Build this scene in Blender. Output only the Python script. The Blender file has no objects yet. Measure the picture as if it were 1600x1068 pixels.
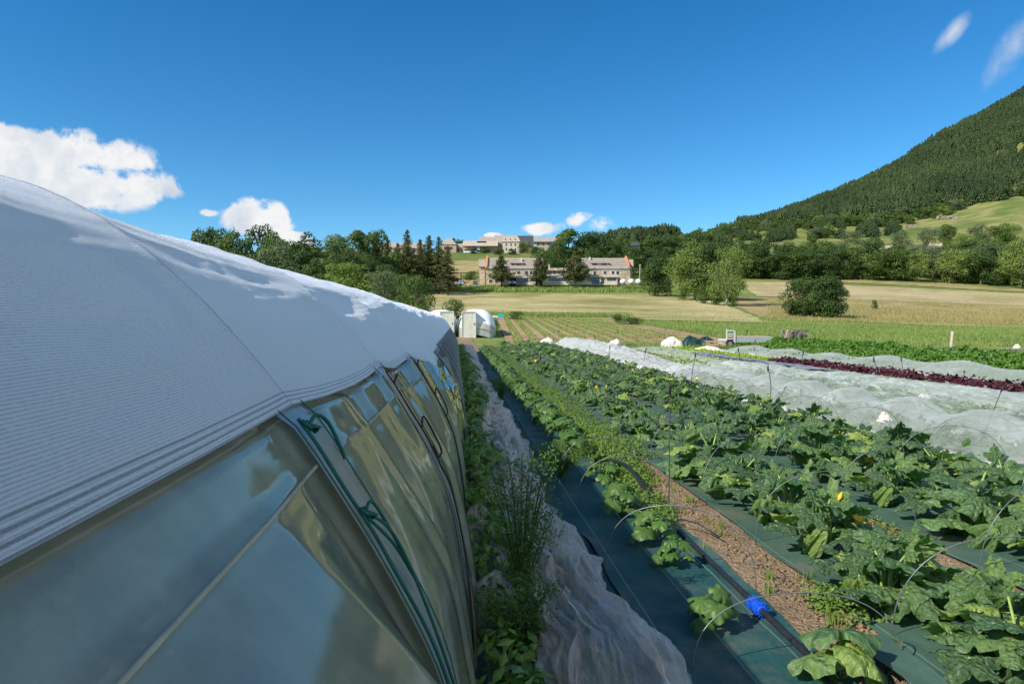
import bpy, math, random
import numpy as np
from mathutils import Vector, Matrix, noise as mnoise
R = math.radians
rng = np.random.default_rng(7); random.seed(7)
S = bpy.context.scene
COL = S.collection
# ---------------------------------------------------------------- camera
CAMZ = 1.7
YAW, PITCH, F = R(4.71), R(1.83), 1067.0
cam_d = bpy.data.cameras.new('camera'); cam = bpy.data.objects.new('camera', cam_d); COL.objects.link(cam)
cam.location = (0, 0, CAMZ); cam.rotation_euler = (R(90) - PITCH, 0, -YAW)
cam_d.sensor_width = 36; cam_d.lens = 36 * F / 1600; cam_d.clip_start = .02; cam_d.clip_end = 20000
S.camera = cam
FW = np.array([math.sin(YAW)*math.cos(PITCH), math.cos(YAW)*math.cos(PITCH), -math.sin(PITCH)])
RT = np.array([math.cos(YAW), -math.sin(YAW), 0.]); UP = np.cross(RT, FW)
def ray(px, py): return FW + RT*(px-800)/F + UP*(534-py)/F
# ---------------------------------------------------------------- sun
PHI = R(27); EL = math.atan(.87*math.cos(PHI))
SUN = Vector((-math.cos(PHI)*math.cos(EL), -math.sin(PHI)*math.cos(EL), math.sin(EL)))
sl = bpy.data.lights.new('sun', 'SUN'); so = bpy.data.objects.new('sun', sl); COL.objects.link(so)
sl.energy = 5.0; sl.angle = R(.53); sl.color = (1, .93, .82); so.rotation_euler = SUN.to_track_quat('Z', 'Y').to_euler()
# ---------------------------------------------------------------- world
W = bpy.data.worlds.new('World'); S.world = W; W.use_nodes = True
def world():
    nt = W.node_tree; nt.nodes.clear(); N = nt.nodes.new; L = nt.links.new
    def mth(op, a, b=None, c=None, clamp=False):
        n = N('ShaderNodeMath'); n.operation = op; n.use_clamp = clamp
        for i, v in enumerate((a, b, c)):
            if v is None: continue
            if isinstance(v, (int, float)): n.inputs[i].default_value = v
            else: L(v, n.inputs[i])
        return n.outputs[0]
    def vm(op, a, b):
        n = N('ShaderNodeVectorMath'); n.operation = op
        for i, v in enumerate((a, b)):
            if isinstance(v, (tuple, list)): n.inputs[i].default_value = v
            else: L(v, n.inputs[i])
        return n.outputs['Value'] if op == 'DOT_PRODUCT' else n.outputs[0]
    sky = N('ShaderNodeTexSky'); sky.sky_type = 'NISHITA'; sky.sun_disc = False
    sky.sun_elevation = EL; sky.sun_rotation = math.atan2(SUN.x, SUN.y) % (2*math.pi)
    sky.altitude = 1500; sky.air_density = 1.0; sky.dust_density = .25; sky.ozone_density = 2.2
    hs = N('ShaderNodeHueSaturation'); hs.inputs['Saturation'].default_value = 1.22; hs.inputs['Value'].default_value = 1.0
    hs.inputs['Hue'].default_value = .492
    L(sky.outputs[0], hs.inputs['Color'])
    ml = N('ShaderNodeVectorMath'); ml.operation = 'MULTIPLY'; L(hs.outputs[0], ml.inputs[0]); sz = N('ShaderNodeSeparateXYZ'); tc0 = N('ShaderNodeTexCoord'); L(tc0.outputs['Generated'], sz.inputs[0])
    gr = N('ShaderNodeValToRGB'); L(sz.outputs['Z'], gr.inputs[0]); gr.color_ramp.elements[0].position = 0; gr.color_ramp.elements[0].color = (.74, .93, 1.0, 1); gr.color_ramp.elements[1].position = .5; gr.color_ramp.elements[1].color = (.20, .74, 1.0, 1)
    e = gr.color_ramp.elements.new(.15); e.color = (.55, .86, 1.0, 1); L(gr.outputs[0], ml.inputs[1])
    bg = N('ShaderNodeBackground'); bg.inputs['Strength'].default_value = .125; L(ml.outputs[0], bg.inputs['Color'])
    tc = N('ShaderNodeTexCoord'); D = tc.outputs['Generated']
    nz = N('ShaderNodeTexNoise'); nz.inputs['Scale'].default_value = 15; nz.inputs['Detail'].default_value = 9; nz.inputs['Roughness'].default_value = .6
    nz.inputs['Distortion'].default_value = .25; L(D, nz.inputs['Vector'])
    nf = N('ShaderNodeTexNoise'); nf.inputs['Scale'].default_value = 34; nf.inputs['Detail'].default_value = 7; nf.inputs['Roughness'].default_value = .62; L(D, nf.inputs['Vector'])
    Z = (0, 0, 0)
    dens = None; wisp = None
    # px, py, rx, ry, tilt degrees, weight
    CL = [(45, 262, 100, 52, 0, .95), (120, 243, 108, 38, 0, .9), (205, 290, 80, 30, 0, .85), (120, 285, 120, 42, 0, 1), (10, 215, 40, 22, 0, .8),
          (405, 345, 58, 38, 0, 1), (455, 374, 46, 16, 0, .9), (325, 332, 18, 7, 0, .45),
          (845, 358, 34, 13, 0, .95), (892, 347, 40, 16, 20, .6), (768, 367, 20, 5, 0, .8), (935, 350, 30, 14, 0, .3),
          (1487, 52, 36, 13, 48, .9), (1588, 68, 60, 24, 58, 1.0), (1560, 100, 40, 15, 60, .7)]
    for px, py, rx, ry, tl, w in CL:
        c = ray(px, py); c /= np.linalg.norm(c)
        r = np.cross(c, (0, 0, 1)); r /= np.linalg.norm(r); u = np.cross(r, c)
        t = R(tl); r2 = r*math.cos(t) + u*math.sin(t); u2 = u*math.cos(t) - r*math.sin(t)
        a = mth('MULTIPLY', vm('DOT_PRODUCT', D, tuple(r2)), F/rx); b = mth('MULTIPLY', vm('DOT_PRODUCT', D, tuple(u2)), F/ry)
        q = mth('SQRT', mth('ADD', mth('MULTIPLY', a, a), mth('MULTIPLY', b, b)))
        s = mth('MULTIPLY', mth('SUBTRACT', 1.0, q, clamp=True), w)
        front = mth('GREATER_THAN', vm('DOT_PRODUCT', D, tuple(c)), 0.5)
        s = mth('MULTIPLY', s, front)
        if rx in (36, 60) or (px, py) == (1560, 100): wisp = s if wisp is None else mth('MAXIMUM', wisp, s)
        else: dens = s if dens is None else mth('MAXIMUM', dens, s)
    # unseen cloud banks added behind and to the right, as neutral fill for shade
    for az, el, sx, sy in ((118, 32, .62, .30), (175, 30, .50, .28), (92, 58, .34, .24)):
        c = np.array([math.sin(R(az))*math.cos(R(el)), math.cos(R(az))*math.cos(R(el)), math.sin(R(el))]); r = np.cross(c, (0, 0, 1)); r /= np.linalg.norm(r); u = np.cross(r, c)
        a = mth('MULTIPLY', vm('DOT_PRODUCT', D, tuple(r)), 1/sx); b = mth('MULTIPLY', vm('DOT_PRODUCT', D, tuple(u)), 1/sy)
        q = mth('SQRT', mth('ADD', mth('MULTIPLY', a, a), mth('MULTIPLY', b, b))); s = mth('MULTIPLY', mth('SUBTRACT', 1.0, q, clamp=True), mth('GREATER_THAN', vm('DOT_PRODUCT', D, tuple(c)), 0.2)); dens = mth('MAXIMUM', dens, mth('MULTIPLY', s, 1.6))
    n1 = mth('SUBTRACT', nz.outputs['Fac'], .5); n2 = mth('SUBTRACT', nf.outputs['Fac'], .5)
    gate = mth('MULTIPLY', dens, 5, clamp=True)
    v = mth('ADD', mth('MULTIPLY', dens, 1.5), mth('ADD', mth('MULTIPLY', n1, 2.9), mth('MULTIPLY', n2, 1.5)))
    al = N('ShaderNodeMapRange'); al.interpolation_type = 'SMOOTHSTEP'; L(v, al.inputs[0]); al.inputs[1].default_value = .14; al.inputs[2].default_value = .62
    alpha = mth('MULTIPLY', mth('MULTIPLY', al.outputs[0], gate), .97)
    wv_ = N('ShaderNodeMapRange'); wv_.interpolation_type = 'SMOOTHSTEP'; L(mth('ADD', mth('MULTIPLY', wisp, 1.2), mth('ADD', mth('MULTIPLY', n1, 2.2), mth('MULTIPLY', n2, .8))), wv_.inputs[0]); wv_.inputs[1].default_value = .05; wv_.inputs[2].default_value = 1.9
    alpha = mth('MAXIMUM', alpha, mth('MULTIPLY', wv_.outputs[0], mth('MULTIPLY', wisp, 4, clamp=True)))
    alpha = mth('MINIMUM', alpha, .97)
    # cloud tone: dense and high parts white, undersides greyer
    cr = N('ShaderNodeValToRGB'); cr.color_ramp.elements[0].color = (.50, .60, .75, 1); cr.color_ramp.elements[1].color = (.98, .98, .98, 1)
    cr.color_ramp.elements[0].position = .05; cr.color_ramp.elements[1].position = .75
    nl = N('ShaderNodeTexNoise'); nl.inputs['Scale'].default_value = 20; nl.inputs['Detail'].default_value = 6; nl.inputs['Roughness'].default_value = .5
    mp = N('ShaderNodeMapping'); mp.inputs['Location'].default_value = (.012, .0, .02); L(D, mp.inputs[0]); L(mp.outputs[0], nl.inputs['Vector'])
    L(mth('ADD', mth('MULTIPLY', nl.outputs['Fac'], 1.3), mth('MULTIPLY', n2, -.9), ), cr.inputs[0])
    cb = N('ShaderNodeBackground'); L(cr.outputs[0], cb.inputs['Color']); cb.inputs['Strength'].default_value = .76
    mx = N('ShaderNodeMixShader'); L(alpha, mx.inputs[0]); L(bg.outputs[0], mx.inputs[1]); L(cb.outputs[0], mx.inputs[2])
    o = N('ShaderNodeOutputWorld'); L(mx.outputs[0], o.inputs[0])
world()
S.view_settings.view_transform = 'Standard'; S.view_settings.look = 'None'; S.view_settings.exposure = 0.32
S.cycles.transparent_max_bounces = 24; S.cycles.max_bounces = 8
# ---------------------------------------------------------------- noise
_tab = np.random.default_rng(3).random((512,)).astype(np.float64)
_perm = np.random.default_rng(4).permutation(512)
def vnoise(x, y, z=0.0):
    x = np.asarray(x, float); y = np.asarray(y, float); z = np.asarray(z, float) + 0*x
    xi = np.floor(x).astype(int); yi = np.floor(y).astype(int); zi = np.floor(z).astype(int)
    fx = x-xi; fy = y-yi; fz = z-zi
    fx = fx*fx*(3-2*fx); fy = fy*fy*(3-2*fy); fz = fz*fz*(3-2*fz)
    def h(a, b, c): return _tab[(_perm[(_perm[(a) & 511] + b) & 511] + c) & 511]
    r = 0
    for dx in (0, 1):
        for dy in (0, 1):
            for dz in (0, 1):
                r = r + h(xi+dx, yi+dy, zi+dz) * (fx if dx else 1-fx) * (fy if dy else 1-fy) * (fz if dz else 1-fz)
    return r*2-1
def fbm(x, y, z=0.0, o=4, g=.5):
    r = 0; a = 1
    for i in range(o):
        r = r + a*vnoise(np.asarray(x)*2**i + 17.3*i, np.asarray(y)*2**i + 5.1*i, np.asarray(z)*2**i); a *= g
    return r
def ridged(x, y, z=0.0, o=4, g=.5):
    r = 0; a = 1
    for i in range(o):
        r = r + a*(1-2*np.abs(vnoise(np.asarray(x)*2**i + 9.3*i, np.asarray(y)*2**i + 3.1*i, np.asarray(z)*2**i))); a *= g
    return r
# ---------------------------------------------------------------- tagging
def tag(o, label=None, cat=None, group=None, kind=None):
    if label: o['label'] = label
    if cat: o['category'] = cat
    if group: o['group'] = group
    if kind: o['kind'] = kind
    return o
def empty(name, loc=(0, 0, 0), rz=0, label=None, cat=None, group=None, rot=None):
    o = bpy.data.objects.new(name, None); COL.objects.link(o); o.location = loc; o.rotation_euler = rot or (0, 0, rz)
    o.empty_display_size = .1
    return tag(o, label, cat, group)
def kids(root): return [o for o in COL.objects if o.parent is root]
def copy_tree(o, parent=None, tree=None):
    c = o.copy(); COL.objects.link(c)
    if parent is not None: c.parent = parent
    for ch in list(o.children): copy_tree(ch, c)
    return c
# ---------------------------------------------------------------- mesh building
def link(name, me, parent=None):
    o = bpy.data.objects.new(name, me); COL.objects.link(o)
    if parent is not None: o.parent = parent
    return o
def npmesh(name, V, F, mats, smooth=True, mi=None, attrs=None, uv=None):
    """V (n,3); F list of int arrays (m,k)"""
    V = np.asarray(V, np.float32)
    if not isinstance(F, list): F = [F]
    F = [np.asarray(f, np.int32) for f in F if len(f)]
    me = bpy.data.meshes.new(name)
    me.vertices.add(len(V)); me.vertices.foreach_set('co', V.ravel())
    idx = np.concatenate([f.ravel() for f in F]); tot = np.concatenate([np.full(len(f), f.shape[1], np.int32) for f in F])
    st = np.concatenate([[0], np.cumsum(tot)[:-1]]).astype(np.int32)
    me.loops.add(len(idx)); me.loops.foreach_set('vertex_index', idx)
    me.polygons.add(len(tot)); me.polygons.foreach_set('loop_start', st); me.polygons.foreach_set('loop_total', tot)
    if mi is not None: me.polygons.foreach_set('material_index', np.asarray(mi, np.int32))
    me.polygons.foreach_set('use_smooth', np.full(len(tot), smooth, bool))
    if not isinstance(mats, (list, tuple)): mats = [mats]
    for m in mats: me.materials.append(m)
    if attrs:
        for k, a in attrs.items():
            a = np.asarray(a, np.float32)
            at = me.attributes.new(k, 'FLOAT', 'POINT' if len(a) == len(V) else 'FACE'); at.data.foreach_set('value', a)
    if uv is not None:
        l = me.uv_layers.new(name='uv'); l.data.foreach_set('uv', np.asarray(uv, np.float32)[idx].ravel())
    me.update(calc_edges=True)
    return me
class MB:
    """collects simple solids into one mesh"""
    def __init__(s): s.v = []; s.f = {}; s.n = 0; s.fl = []
    def add(s, V, F, m=0):
        V = np.asarray(V, float)
        for f in F: s.fl.append((tuple(int(i)+s.n for i in f), m))
        s.v.append(V); s.n += len(V); return s
    def box(s, a, b, m=0, M=None):
        x0, y0, z0 = a; x1, y1, z1 = b
        V = np.array([(x0,y0,z0),(x1,y0,z0),(x1,y1,z0),(x0,y1,z0),(x0,y0,z1),(x1,y0,z1),(x1,y1,z1),(x0,y1,z1)], float)
        if M is not None: V = np.array([M @ Vector(v) for v in V])
        return s.add(V, [(0,3,2,1),(4,5,6,7),(0,1,5,4),(1,2,6,5),(2,3,7,6),(3,0,4,7)], m)
    def tube(s, P, r, k=8, m=0, cap=True):
        P = np.asarray(P, float); n = len(P); r = np.broadcast_to(r, (n,))
        T = np.gradient(P, axis=0); T /= np.linalg.norm(T, axis=1)[:, None] + 1e-9
        ref = np.array([0, 0, 1.]) if abs(T[0][2]) < .9 else np.array([1., 0, 0])
        nn = np.cross(T[0], ref); nn /= np.linalg.norm(nn)
        V = []; a = np.linspace(0, 2*math.pi, k, endpoint=False)
        for i in range(n):
            nn = nn - T[i]*nn.dot(T[i]); nn /= np.linalg.norm(nn); b = np.cross(T[i], nn)
            V.append(P[i] + r[i]*(np.cos(a)[:, None]*nn + np.sin(a)[:, None]*b))
        V = np.concatenate(V); Fc = []
        for i in range(n-1):
            for j in range(k):
                Fc.append((i*k+j, i*k+(j+1) % k, (i+1)*k+(j+1) % k, (i+1)*k+j))
        if cap: Fc += [tuple(range(k))[::-1], tuple((n-1)*k+j for j in range(k))]
        return s.add(V, Fc, m)
    def prism(s, poly, y0, y1, m=0):
        """poly in (x,z) extruded along y"""
        n = len(poly); V = [(x, y0, z) for x, z in poly] + [(x, y1, z) for x, z in poly]
        Fc = [tuple(range(n)), tuple(range(2*n-1, n-1, -1))] + [(i, n+i, n+(i+1) % n, (i+1) % n) for i in range(n)]
        return s.add(V, Fc, m)
    def xprism(s, poly, x0, x1, m=0):
        n = len(poly); V = [(x0, y, z) for y, z in poly] + [(x1, y, z) for y, z in poly]
        Fc = [tuple(range(n-1, -1, -1)), tuple(range(n, 2*n))] + [(i, (i+1) % n, n+(i+1) % n, n+i) for i in range(n)]
        return s.add(V, Fc, m)
    def mesh(s, name, mats, smooth=False):
        if not isinstance(mats, (list, tuple)): mats = [mats]
        me = bpy.data.meshes.new(name); me.from_pydata(np.concatenate(s.v).tolist(), [], [f for f, _ in s.fl])
        for m in mats: me.materials.append(m)
        me.polygons.foreach_set('material_index', [m for _, m in s.fl])
        me.polygons.foreach_set('use_smooth', [smooth]*len(s.fl)); me.update(); return me
    def build(s, name, mats, parent=None, smooth=False): return link(name, s.mesh(name, mats, smooth), parent)
# ---------------------------------------------------------------- materials
class NT:
    def __init__(s, name):
        s.m = bpy.data.materials.new(name); s.m.use_nodes = True; s.t = s.m.node_tree; s.t.nodes.clear()
        s.out = s.t.nodes.new('ShaderNodeOutputMaterial')
    def n(s, ty, props=None, **inp):
        n = s.t.nodes.new('ShaderNode'+ty)
        for k, v in (props or {}).items(): setattr(n, k, v)
        for k, v in inp.items():
            k2 = k.replace('_', ' ')
            key = int(k[1:]) if k[0] == 'i' and k[1:].isdigit() else k2
            s.set(n.inputs[key], v)
        return n
    def set(s, inp, v):
        if isinstance(v, bpy.types.NodeSocket): s.t.links.new(v, inp)
        elif isinstance(v, bpy.types.Node): s.t.links.new(v.outputs[0], inp)
        elif isinstance(v, (tuple, list)) and len(v) == 3 and inp.type == 'RGBA': inp.default_value = (*v, 1)
        else: inp.default_value = v
    def math(s, op, a, b=None, clamp=False):
        n = s.t.nodes.new('ShaderNodeMath'); n.operation = op; n.use_clamp = clamp; s.set(n.inputs[0], a)
        if b is not None: s.set(n.inputs[1], b)
        return n.outputs[0]
    def ramp(s, fac, stops, interp='LINEAR'):
        n = s.t.nodes.new('ShaderNodeValToRGB'); cr = n.color_ramp; cr.interpolation = interp
        while len(cr.elements) < len(stops): cr.elements.new(.5)
        for e, (p, c) in zip(cr.elements, stops): e.position = p; e.color = (*c, 1) if len(c) == 3 else c
        s.set(n.inputs[0], fac); return n.outputs[0]
    def noise(s, vec, scale, detail=4, rough=.55, dist=0):
        n = s.t.nodes.new('ShaderNodeTexNoise'); n.inputs['Scale'].default_value = scale; n.inputs['Detail'].default_value = detail
        n.inputs['Roughness'].default_value = rough; n.inputs['Distortion'].default_value = dist
        if vec is not None: s.set(n.inputs['Vector'], vec)
        return n.outputs[0]
    def map(s, vec, scale=(1, 1, 1), rot=(0, 0, 0), loc=(0, 0, 0)):
        n = s.t.nodes.new('ShaderNodeMapping'); s.set(n.inputs[0], vec); n.inputs['Scale'].default_value = scale; n.inputs['Rotation'].default_value = rot
        n.inputs['Location'].default_value = loc; return n.outputs[0]
    def mix(s, fac, a, b, mode='MIX'):
        n = s.t.nodes.new('ShaderNodeMix'); n.data_type = 'RGBA'; n.blend_type = mode
        s.set(n.inputs[0], fac); s.set(n.inputs[6], a); s.set(n.inputs[7], b); return n.outputs[2]
    def obj(s): return s.n('TexCoord').outputs['Object']
    def pos(s): return s.n('NewGeometry').outputs['Position']
    def uv(s): return s.n('TexCoord').outputs['UV']
    def attr(s, name): return s.n('Attribute', {'attribute_name': name}).outputs['Fac']
    def orand(s): return s.n('ObjectInfo').outputs['Random']
    def bump(s, h, strength=.3, dist=.02):
        return s.n('Bump', None, Height=h, Strength=strength, Distance=dist).outputs[0]
    def bsdf(s, color, rough=.6, normal=None, spec=.5, metal=0, **kw):
        n = s.n('BsdfPrincipled'); s.set(n.inputs['Base Color'], color); s.set(n.inputs['Roughness'], rough)
        n.inputs['Specular IOR Level'].default_value = spec; n.inputs['Metallic'].default_value = metal
        if normal is not None: s.set(n.inputs['Normal'], normal)
        for k, v in kw.items(): s.set(n.inputs[k.replace('_', ' ')], v)
        return n.outputs[0]
    def mixs(s, fac, a, b):
        n = s.t.nodes.new('ShaderNodeMixShader'); s.set(n.inputs[0], fac); s.t.links.new(a, n.inputs[1]); s.t.links.new(b, n.inputs[2]); return n.outputs[0]
    def done(s, sh): s.t.links.new(sh, s.out.inputs[0]); return s.m
def sc(c, k): return tuple(x*k for x in c)
def plain(name, c, rough=.7, var=.15, scale=8, spec=.4, metal=0, bump=0, bscale=40):
    t = NT(name); o = t.obj(); nz = t.noise(o, scale, 5, .6)
    col = t.ramp(nz, [(.3, sc(c, 1-var)), (.7, sc(c, 1+var))])
    nm = t.bump(t.noise(o, bscale, 4), bump, .02) if bump else None
    return t.done(t.bsdf(col, rough, nm, spec, metal))
def leafmat(name, dark, light, rough=.5, trans=.3, tcol=None, hue=.0, spec=.35, clump=0, extra=None):
    t = NT(name); a = t.attr('rnd'); orr = t.orand()
    f = t.math('ADD', t.math('MULTIPLY', a, .8), t.math('MULTIPLY', orr, .2))
    col = t.ramp(f, [(0, dark), (1, light)] if not extra else [(0, dark), (.8, light), (.9, extra), (1, extra)])
    if clump:
        nz = t.noise(t.pos(), clump, 3); col = t.mix(1.0, col, t.ramp(nz, [(.3, (.6, .62, .6)), (.7, (1.25, 1.2, 1.1))]), 'MULTIPLY')
    b = t.bsdf(col, rough, None, spec)
    tr = t.n('BsdfTranslucent'); t.set(tr.inputs[0], t.mix(1.0, col, tcol or (1.5, 1.7, .6), 'MULTIPLY'))
    return t.done(t.mixs(trans, b, tr.outputs[0]))
M = {}
M['metal'] = plain('galvanised_steel', (.45, .46, .47), .38, .1, 30, .5, .85)
M['rail'] = plain('pale_rail', (.42, .40, .28), .6, .15, 20)
M['wire'] = plain('hoop_wire', (.20, .21, .22), .45, .1, 60, .5, .5)
M['darkrod'] = plain('dark_rod', (.07, .075, .09), .5, .2, 30)
M['black'] = plain('black_plastic', (.015, .015, .017), .4, .2, 20)
M['pipe'] = plain('pipe_polyethylene', (.018, .019, .022), .42, .3, 25)
M['bluefit'] = plain('blue_fitting', (.01, .09, .62), .3, .05, 20, .6)
M['rope_green'] = plain('green_rope', (.006, .10, .075), .6, .2, 200)
M['rope_black'] = plain('black_rope', (.02, .018, .016), .7, .3, 200)
M['wood'] = plain('pale_wood', (.50, .33, .20), .8, .2, 14, bump=.3)
M['oldwood'] = plain('weathered_wood', (.24, .21, .18), .85, .25, 14, bump=.3)
M['post'] = plain('post_wood', (.42, .36, .27), .85, .2, 10, bump=.3)
M['bark'] = plain('bark', (.13, .10, .075), .9, .3, 6, bump=.5, bscale=10)
M['birch'] = plain('pale_bark', (.33, .28, .23), .9, .2, 6, bump=.5, bscale=10)
M['white'] = plain('white_paint', (.72, .71, .68), .5, .05)
M['tyre'] = plain('tyre_rubber', (.02, .02, .02), .7, .2)
M['glass'] = plain('window_glass', (.02, .045, .085), .08, .3, 3, .8)
M['blueglass'] = plain('blue_shutter', (.03, .22, .45), .5, .1)
M['stone'] = plain('rubble_boulder', (.27, .23, .19), .9, .3, 4, bump=.5, bscale=6)
M['gravel'] = plain('gravel_ground', (.36, .32, .27), .95, .15, 3, bump=.2)
M['fleece'] = plain('fleece_fabric', (.74, .66, .57), .9, .08, 12, bump=.4, bscale=25)
M['darktarp'] = plain('dark_green_tarpaulin', (.014, .05, .045), .45, .3, 12, bump=.4, bscale=25)
def mat_soil():
    t = NT('soil'); p = t.pos(); a = t.noise(p, 2.2, 6, .6); b = t.noise(p, 22, 6, .65); c = t.noise(p, 70, 4, .6)
    v = t.n('TexVoronoi', {'feature': 'F1'}, Vector=p, Scale=38.0)
    col = t.ramp(t.math('ADD', t.math('MULTIPLY', a, .5), t.math('MULTIPLY', b, .5)), [(.3, (.17, .115, .07)), (.5, (.29, .21, .13)), (.72, (.42, .32, .215))])
    h = t.math('ADD', t.math('MULTIPLY', b, 1.0), t.math('ADD', t.math('MULTIPLY', c, .35), t.math('MULTIPLY', v.outputs['Distance'], -.6)))
    return t.done(t.bsdf(col, .95, t.bump(h, .9, .035), .15))
M['soil'] = mat_soil()
def mat_grass(name, stops, s1=.35, stretch=(1, 1, 1), rot=0, fine=3.0, bump=.6):
    t = NT(name); p = t.map(t.pos(), stretch, (0, 0, rot)); a = t.noise(p, s1, 6, .65); b = t.noise(p, fine, 6, .75); g = t.noise(t.pos(), .05, 4, .5)
    f = t.math('ADD', t.math('ADD', t.math('MULTIPLY', a, .4), t.math('MULTIPLY', b, .35)), t.math('MULTIPLY', g, .25))
    return t.done(t.bsdf(t.ramp(f, stops), .95, t.bump(b, bump, .1), .1))
M['meadow'] = mat_grass('meadow_grass', [(.42, (.085, .15, .028)), (.5, (.16, .22, .055)), (.58, (.27, .28, .10))])
M['bank'] = mat_grass('bank_grass', [(.34, (.045, .12, .012)), (.5, (.09, .21, .02)), (.66, (.20, .27, .06))], .6)
M['hay'] = mat_grass('mown_hay', [(.43, (.15, .15, .05)), (.48, (.32, .29, .11)), (.52, (.43, .37, .175)), (.57, (.58, .49, .29))], 1.1, (.20, 2.0, 1), R(-12), 5.0, .6)
M['mown'] = mat_grass('tan_mown_grass', [(.41, (.22, .21, .08)), (.47, (.34, .29, .14)), (.53, (.44, .36, .20)), (.59, (.50, .43, .24))], .6, (.3, 1.6, 1), R(8), 1.4)
M['dry'] = mat_grass('dry_grass', [(.41, (.12, .17, .04)), (.47, (.26, .235, .09)), (.53, (.38, .29, .14)), (.60, (.44, .33, .18))], .18, (1, 1.3, 1), 0, 1.4)
M['hillgrass'] = mat_grass('hill_pasture', [(.40, (.085, .135, .03)), (.49, (.15, .18, .05)), (.56, (.25, .24, .09)), (.66, (.33, .28, .13))], .012, (1, 1, 1), 0, .06, 0)
M['cropsoil'] = mat_grass('field_soil', [(.42, (.25, .16, .09)), (.5, (.37, .25, .15)), (.58, (.45, .32, .20))], .5, fine=4)
def mat_tarp(name, c1, c2):
    t = NT(name); p = t.obj(); a = t.noise(p, 2.2, 5, .6); b = t.noise(p, 90, 2)
    wv = t.n('TexWave', {'wave_type': 'BANDS', 'bands_direction': 'X'}, Vector=p, Scale=1.02, Distortion=.0)
    line = t.ramp(wv.outputs['Fac'], [(.9965, (0, 0, 0)), (.999, (1, 1, 1))])
    w2 = t.n('TexWave', {'wave_type': 'BANDS', 'bands_direction': 'Y'}, Vector=p, Scale=60.0, Distortion=.3)
    dirt = t.noise(p, 1.1, 8, .72)
    col = t.mix(t.math('MULTIPLY', line, .5), t.ramp(t.math('ADD', t.math('MULTIPLY', a, .8), t.math('MULTIPLY', b, .2)), [(.35, c1), (.65, c2)]), (.35, .5, .5))
    col = t.mix(t.ramp(dirt, [(.50, (0, 0, 0)), (.72, (.7, .7, .7))]), col, (.24, .18, .12))
    h = t.math('ADD', t.math('MULTIPLY', w2.outputs['Fac'], .12), t.math('MULTIPLY', t.noise(t.map(p, (1, .35, 1)), 6, 4), 1.0))
    return t.done(t.bsdf(col, .62, t.bump(h, .9, .03), .35))
M['tarp_teal'] = mat_tarp('teal_ground_fabric', (.012, .080, .080), (.03, .130, .118))
M['tarp_green'] = mat_tarp('green_ground_fabric', (.06, .135, .10), (.11, .21, .155))
def mat_mulch():
    t = NT('grey_mulch_film'); p = t.obj(); n = t.noise(t.map(p, (1, .3, 1)), 5, 5, .6)
    return t.done(t.bsdf(t.ramp(n, [(.35, (.10, .10, .13)), (.65, (.30, .29, .35))]), .5, t.bump(n, .7, .05), .4))
M['mulch'] = mat_mulch()
def mat_net(name, dens, c=(.86, .88, .86), wr=1.0, warm=None, bsc=3.0, cell=None, va=1.0, ga=.5):
    """insect netting: fine threads, partly see-through"""
    t = NT(name); p = t.obj()
    n = t.noise(t.map(p, cell or (1.0, .45, 1.0), (0, 0, 0 if cell else .5)), bsc, 6, .62, .8)
    nm = t.bump(n, .75*wr, .12)
    col = c if warm is None else t.mix(t.ramp(t.noise(p, 3.5, 5, .6), [(.45, (0, 0, 0)), (.68, (1, 1, 1))]), c, warm)
    d = t.n('BsdfDiffuse'); t.set(d.inputs[0], col); t.set(d.inputs['Normal'], nm)
    tr = t.n('BsdfTranslucent'); t.set(tr.inputs[0], col); t.set(tr.inputs['Normal'], nm)
    g = t.n('BsdfTransparent')
    solid = t.mixs(.35, d.outputs[0], tr.outputs[0])
    lw = t.n('LayerWeight', None, Blend=.5, Normal=nm).outputs['Facing']
    f = t.ramp(n, [(.38, (dens-.10*va,)*3), (.54, (dens,)*3), (.66, (min(1, dens+.28*va),)*3)])
    # threads overlap more where the netting is seen edge-on
    f = t.math('ADD', f, t.math('MULTIPLY', t.math('POWER', lw, 2.2), ga), clamp=True)
    return t.done(t.mixs(f, g.outputs[0], solid))
M['net'] = mat_net('insect_net', .24, (.74, .80, .78), .5, None, 2.0, None, .5, .34)
M['net_low'] = mat_net('insect_net_low', .24, (.74, .82, .78), 1.0, None, 2.4, (2.2, .55, 1.0), 1.5, .26)
M['net_crumple'] = mat_net('crumpled_insect_net', .36, (.98, .92, .86), .8, (.92, .72, .58), 6.0, (4.0, .4, 2.5), 1.0, .36)
M['far_net'] = mat_net('far_insect_net', .62, (.66, .70, .68), .8, None, 2.5, (2, .6, 1), 1.0, .3)
M['fleece_net'] = mat_net('thin_fleece', .85, (.70, .70, .68), .8)
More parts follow.
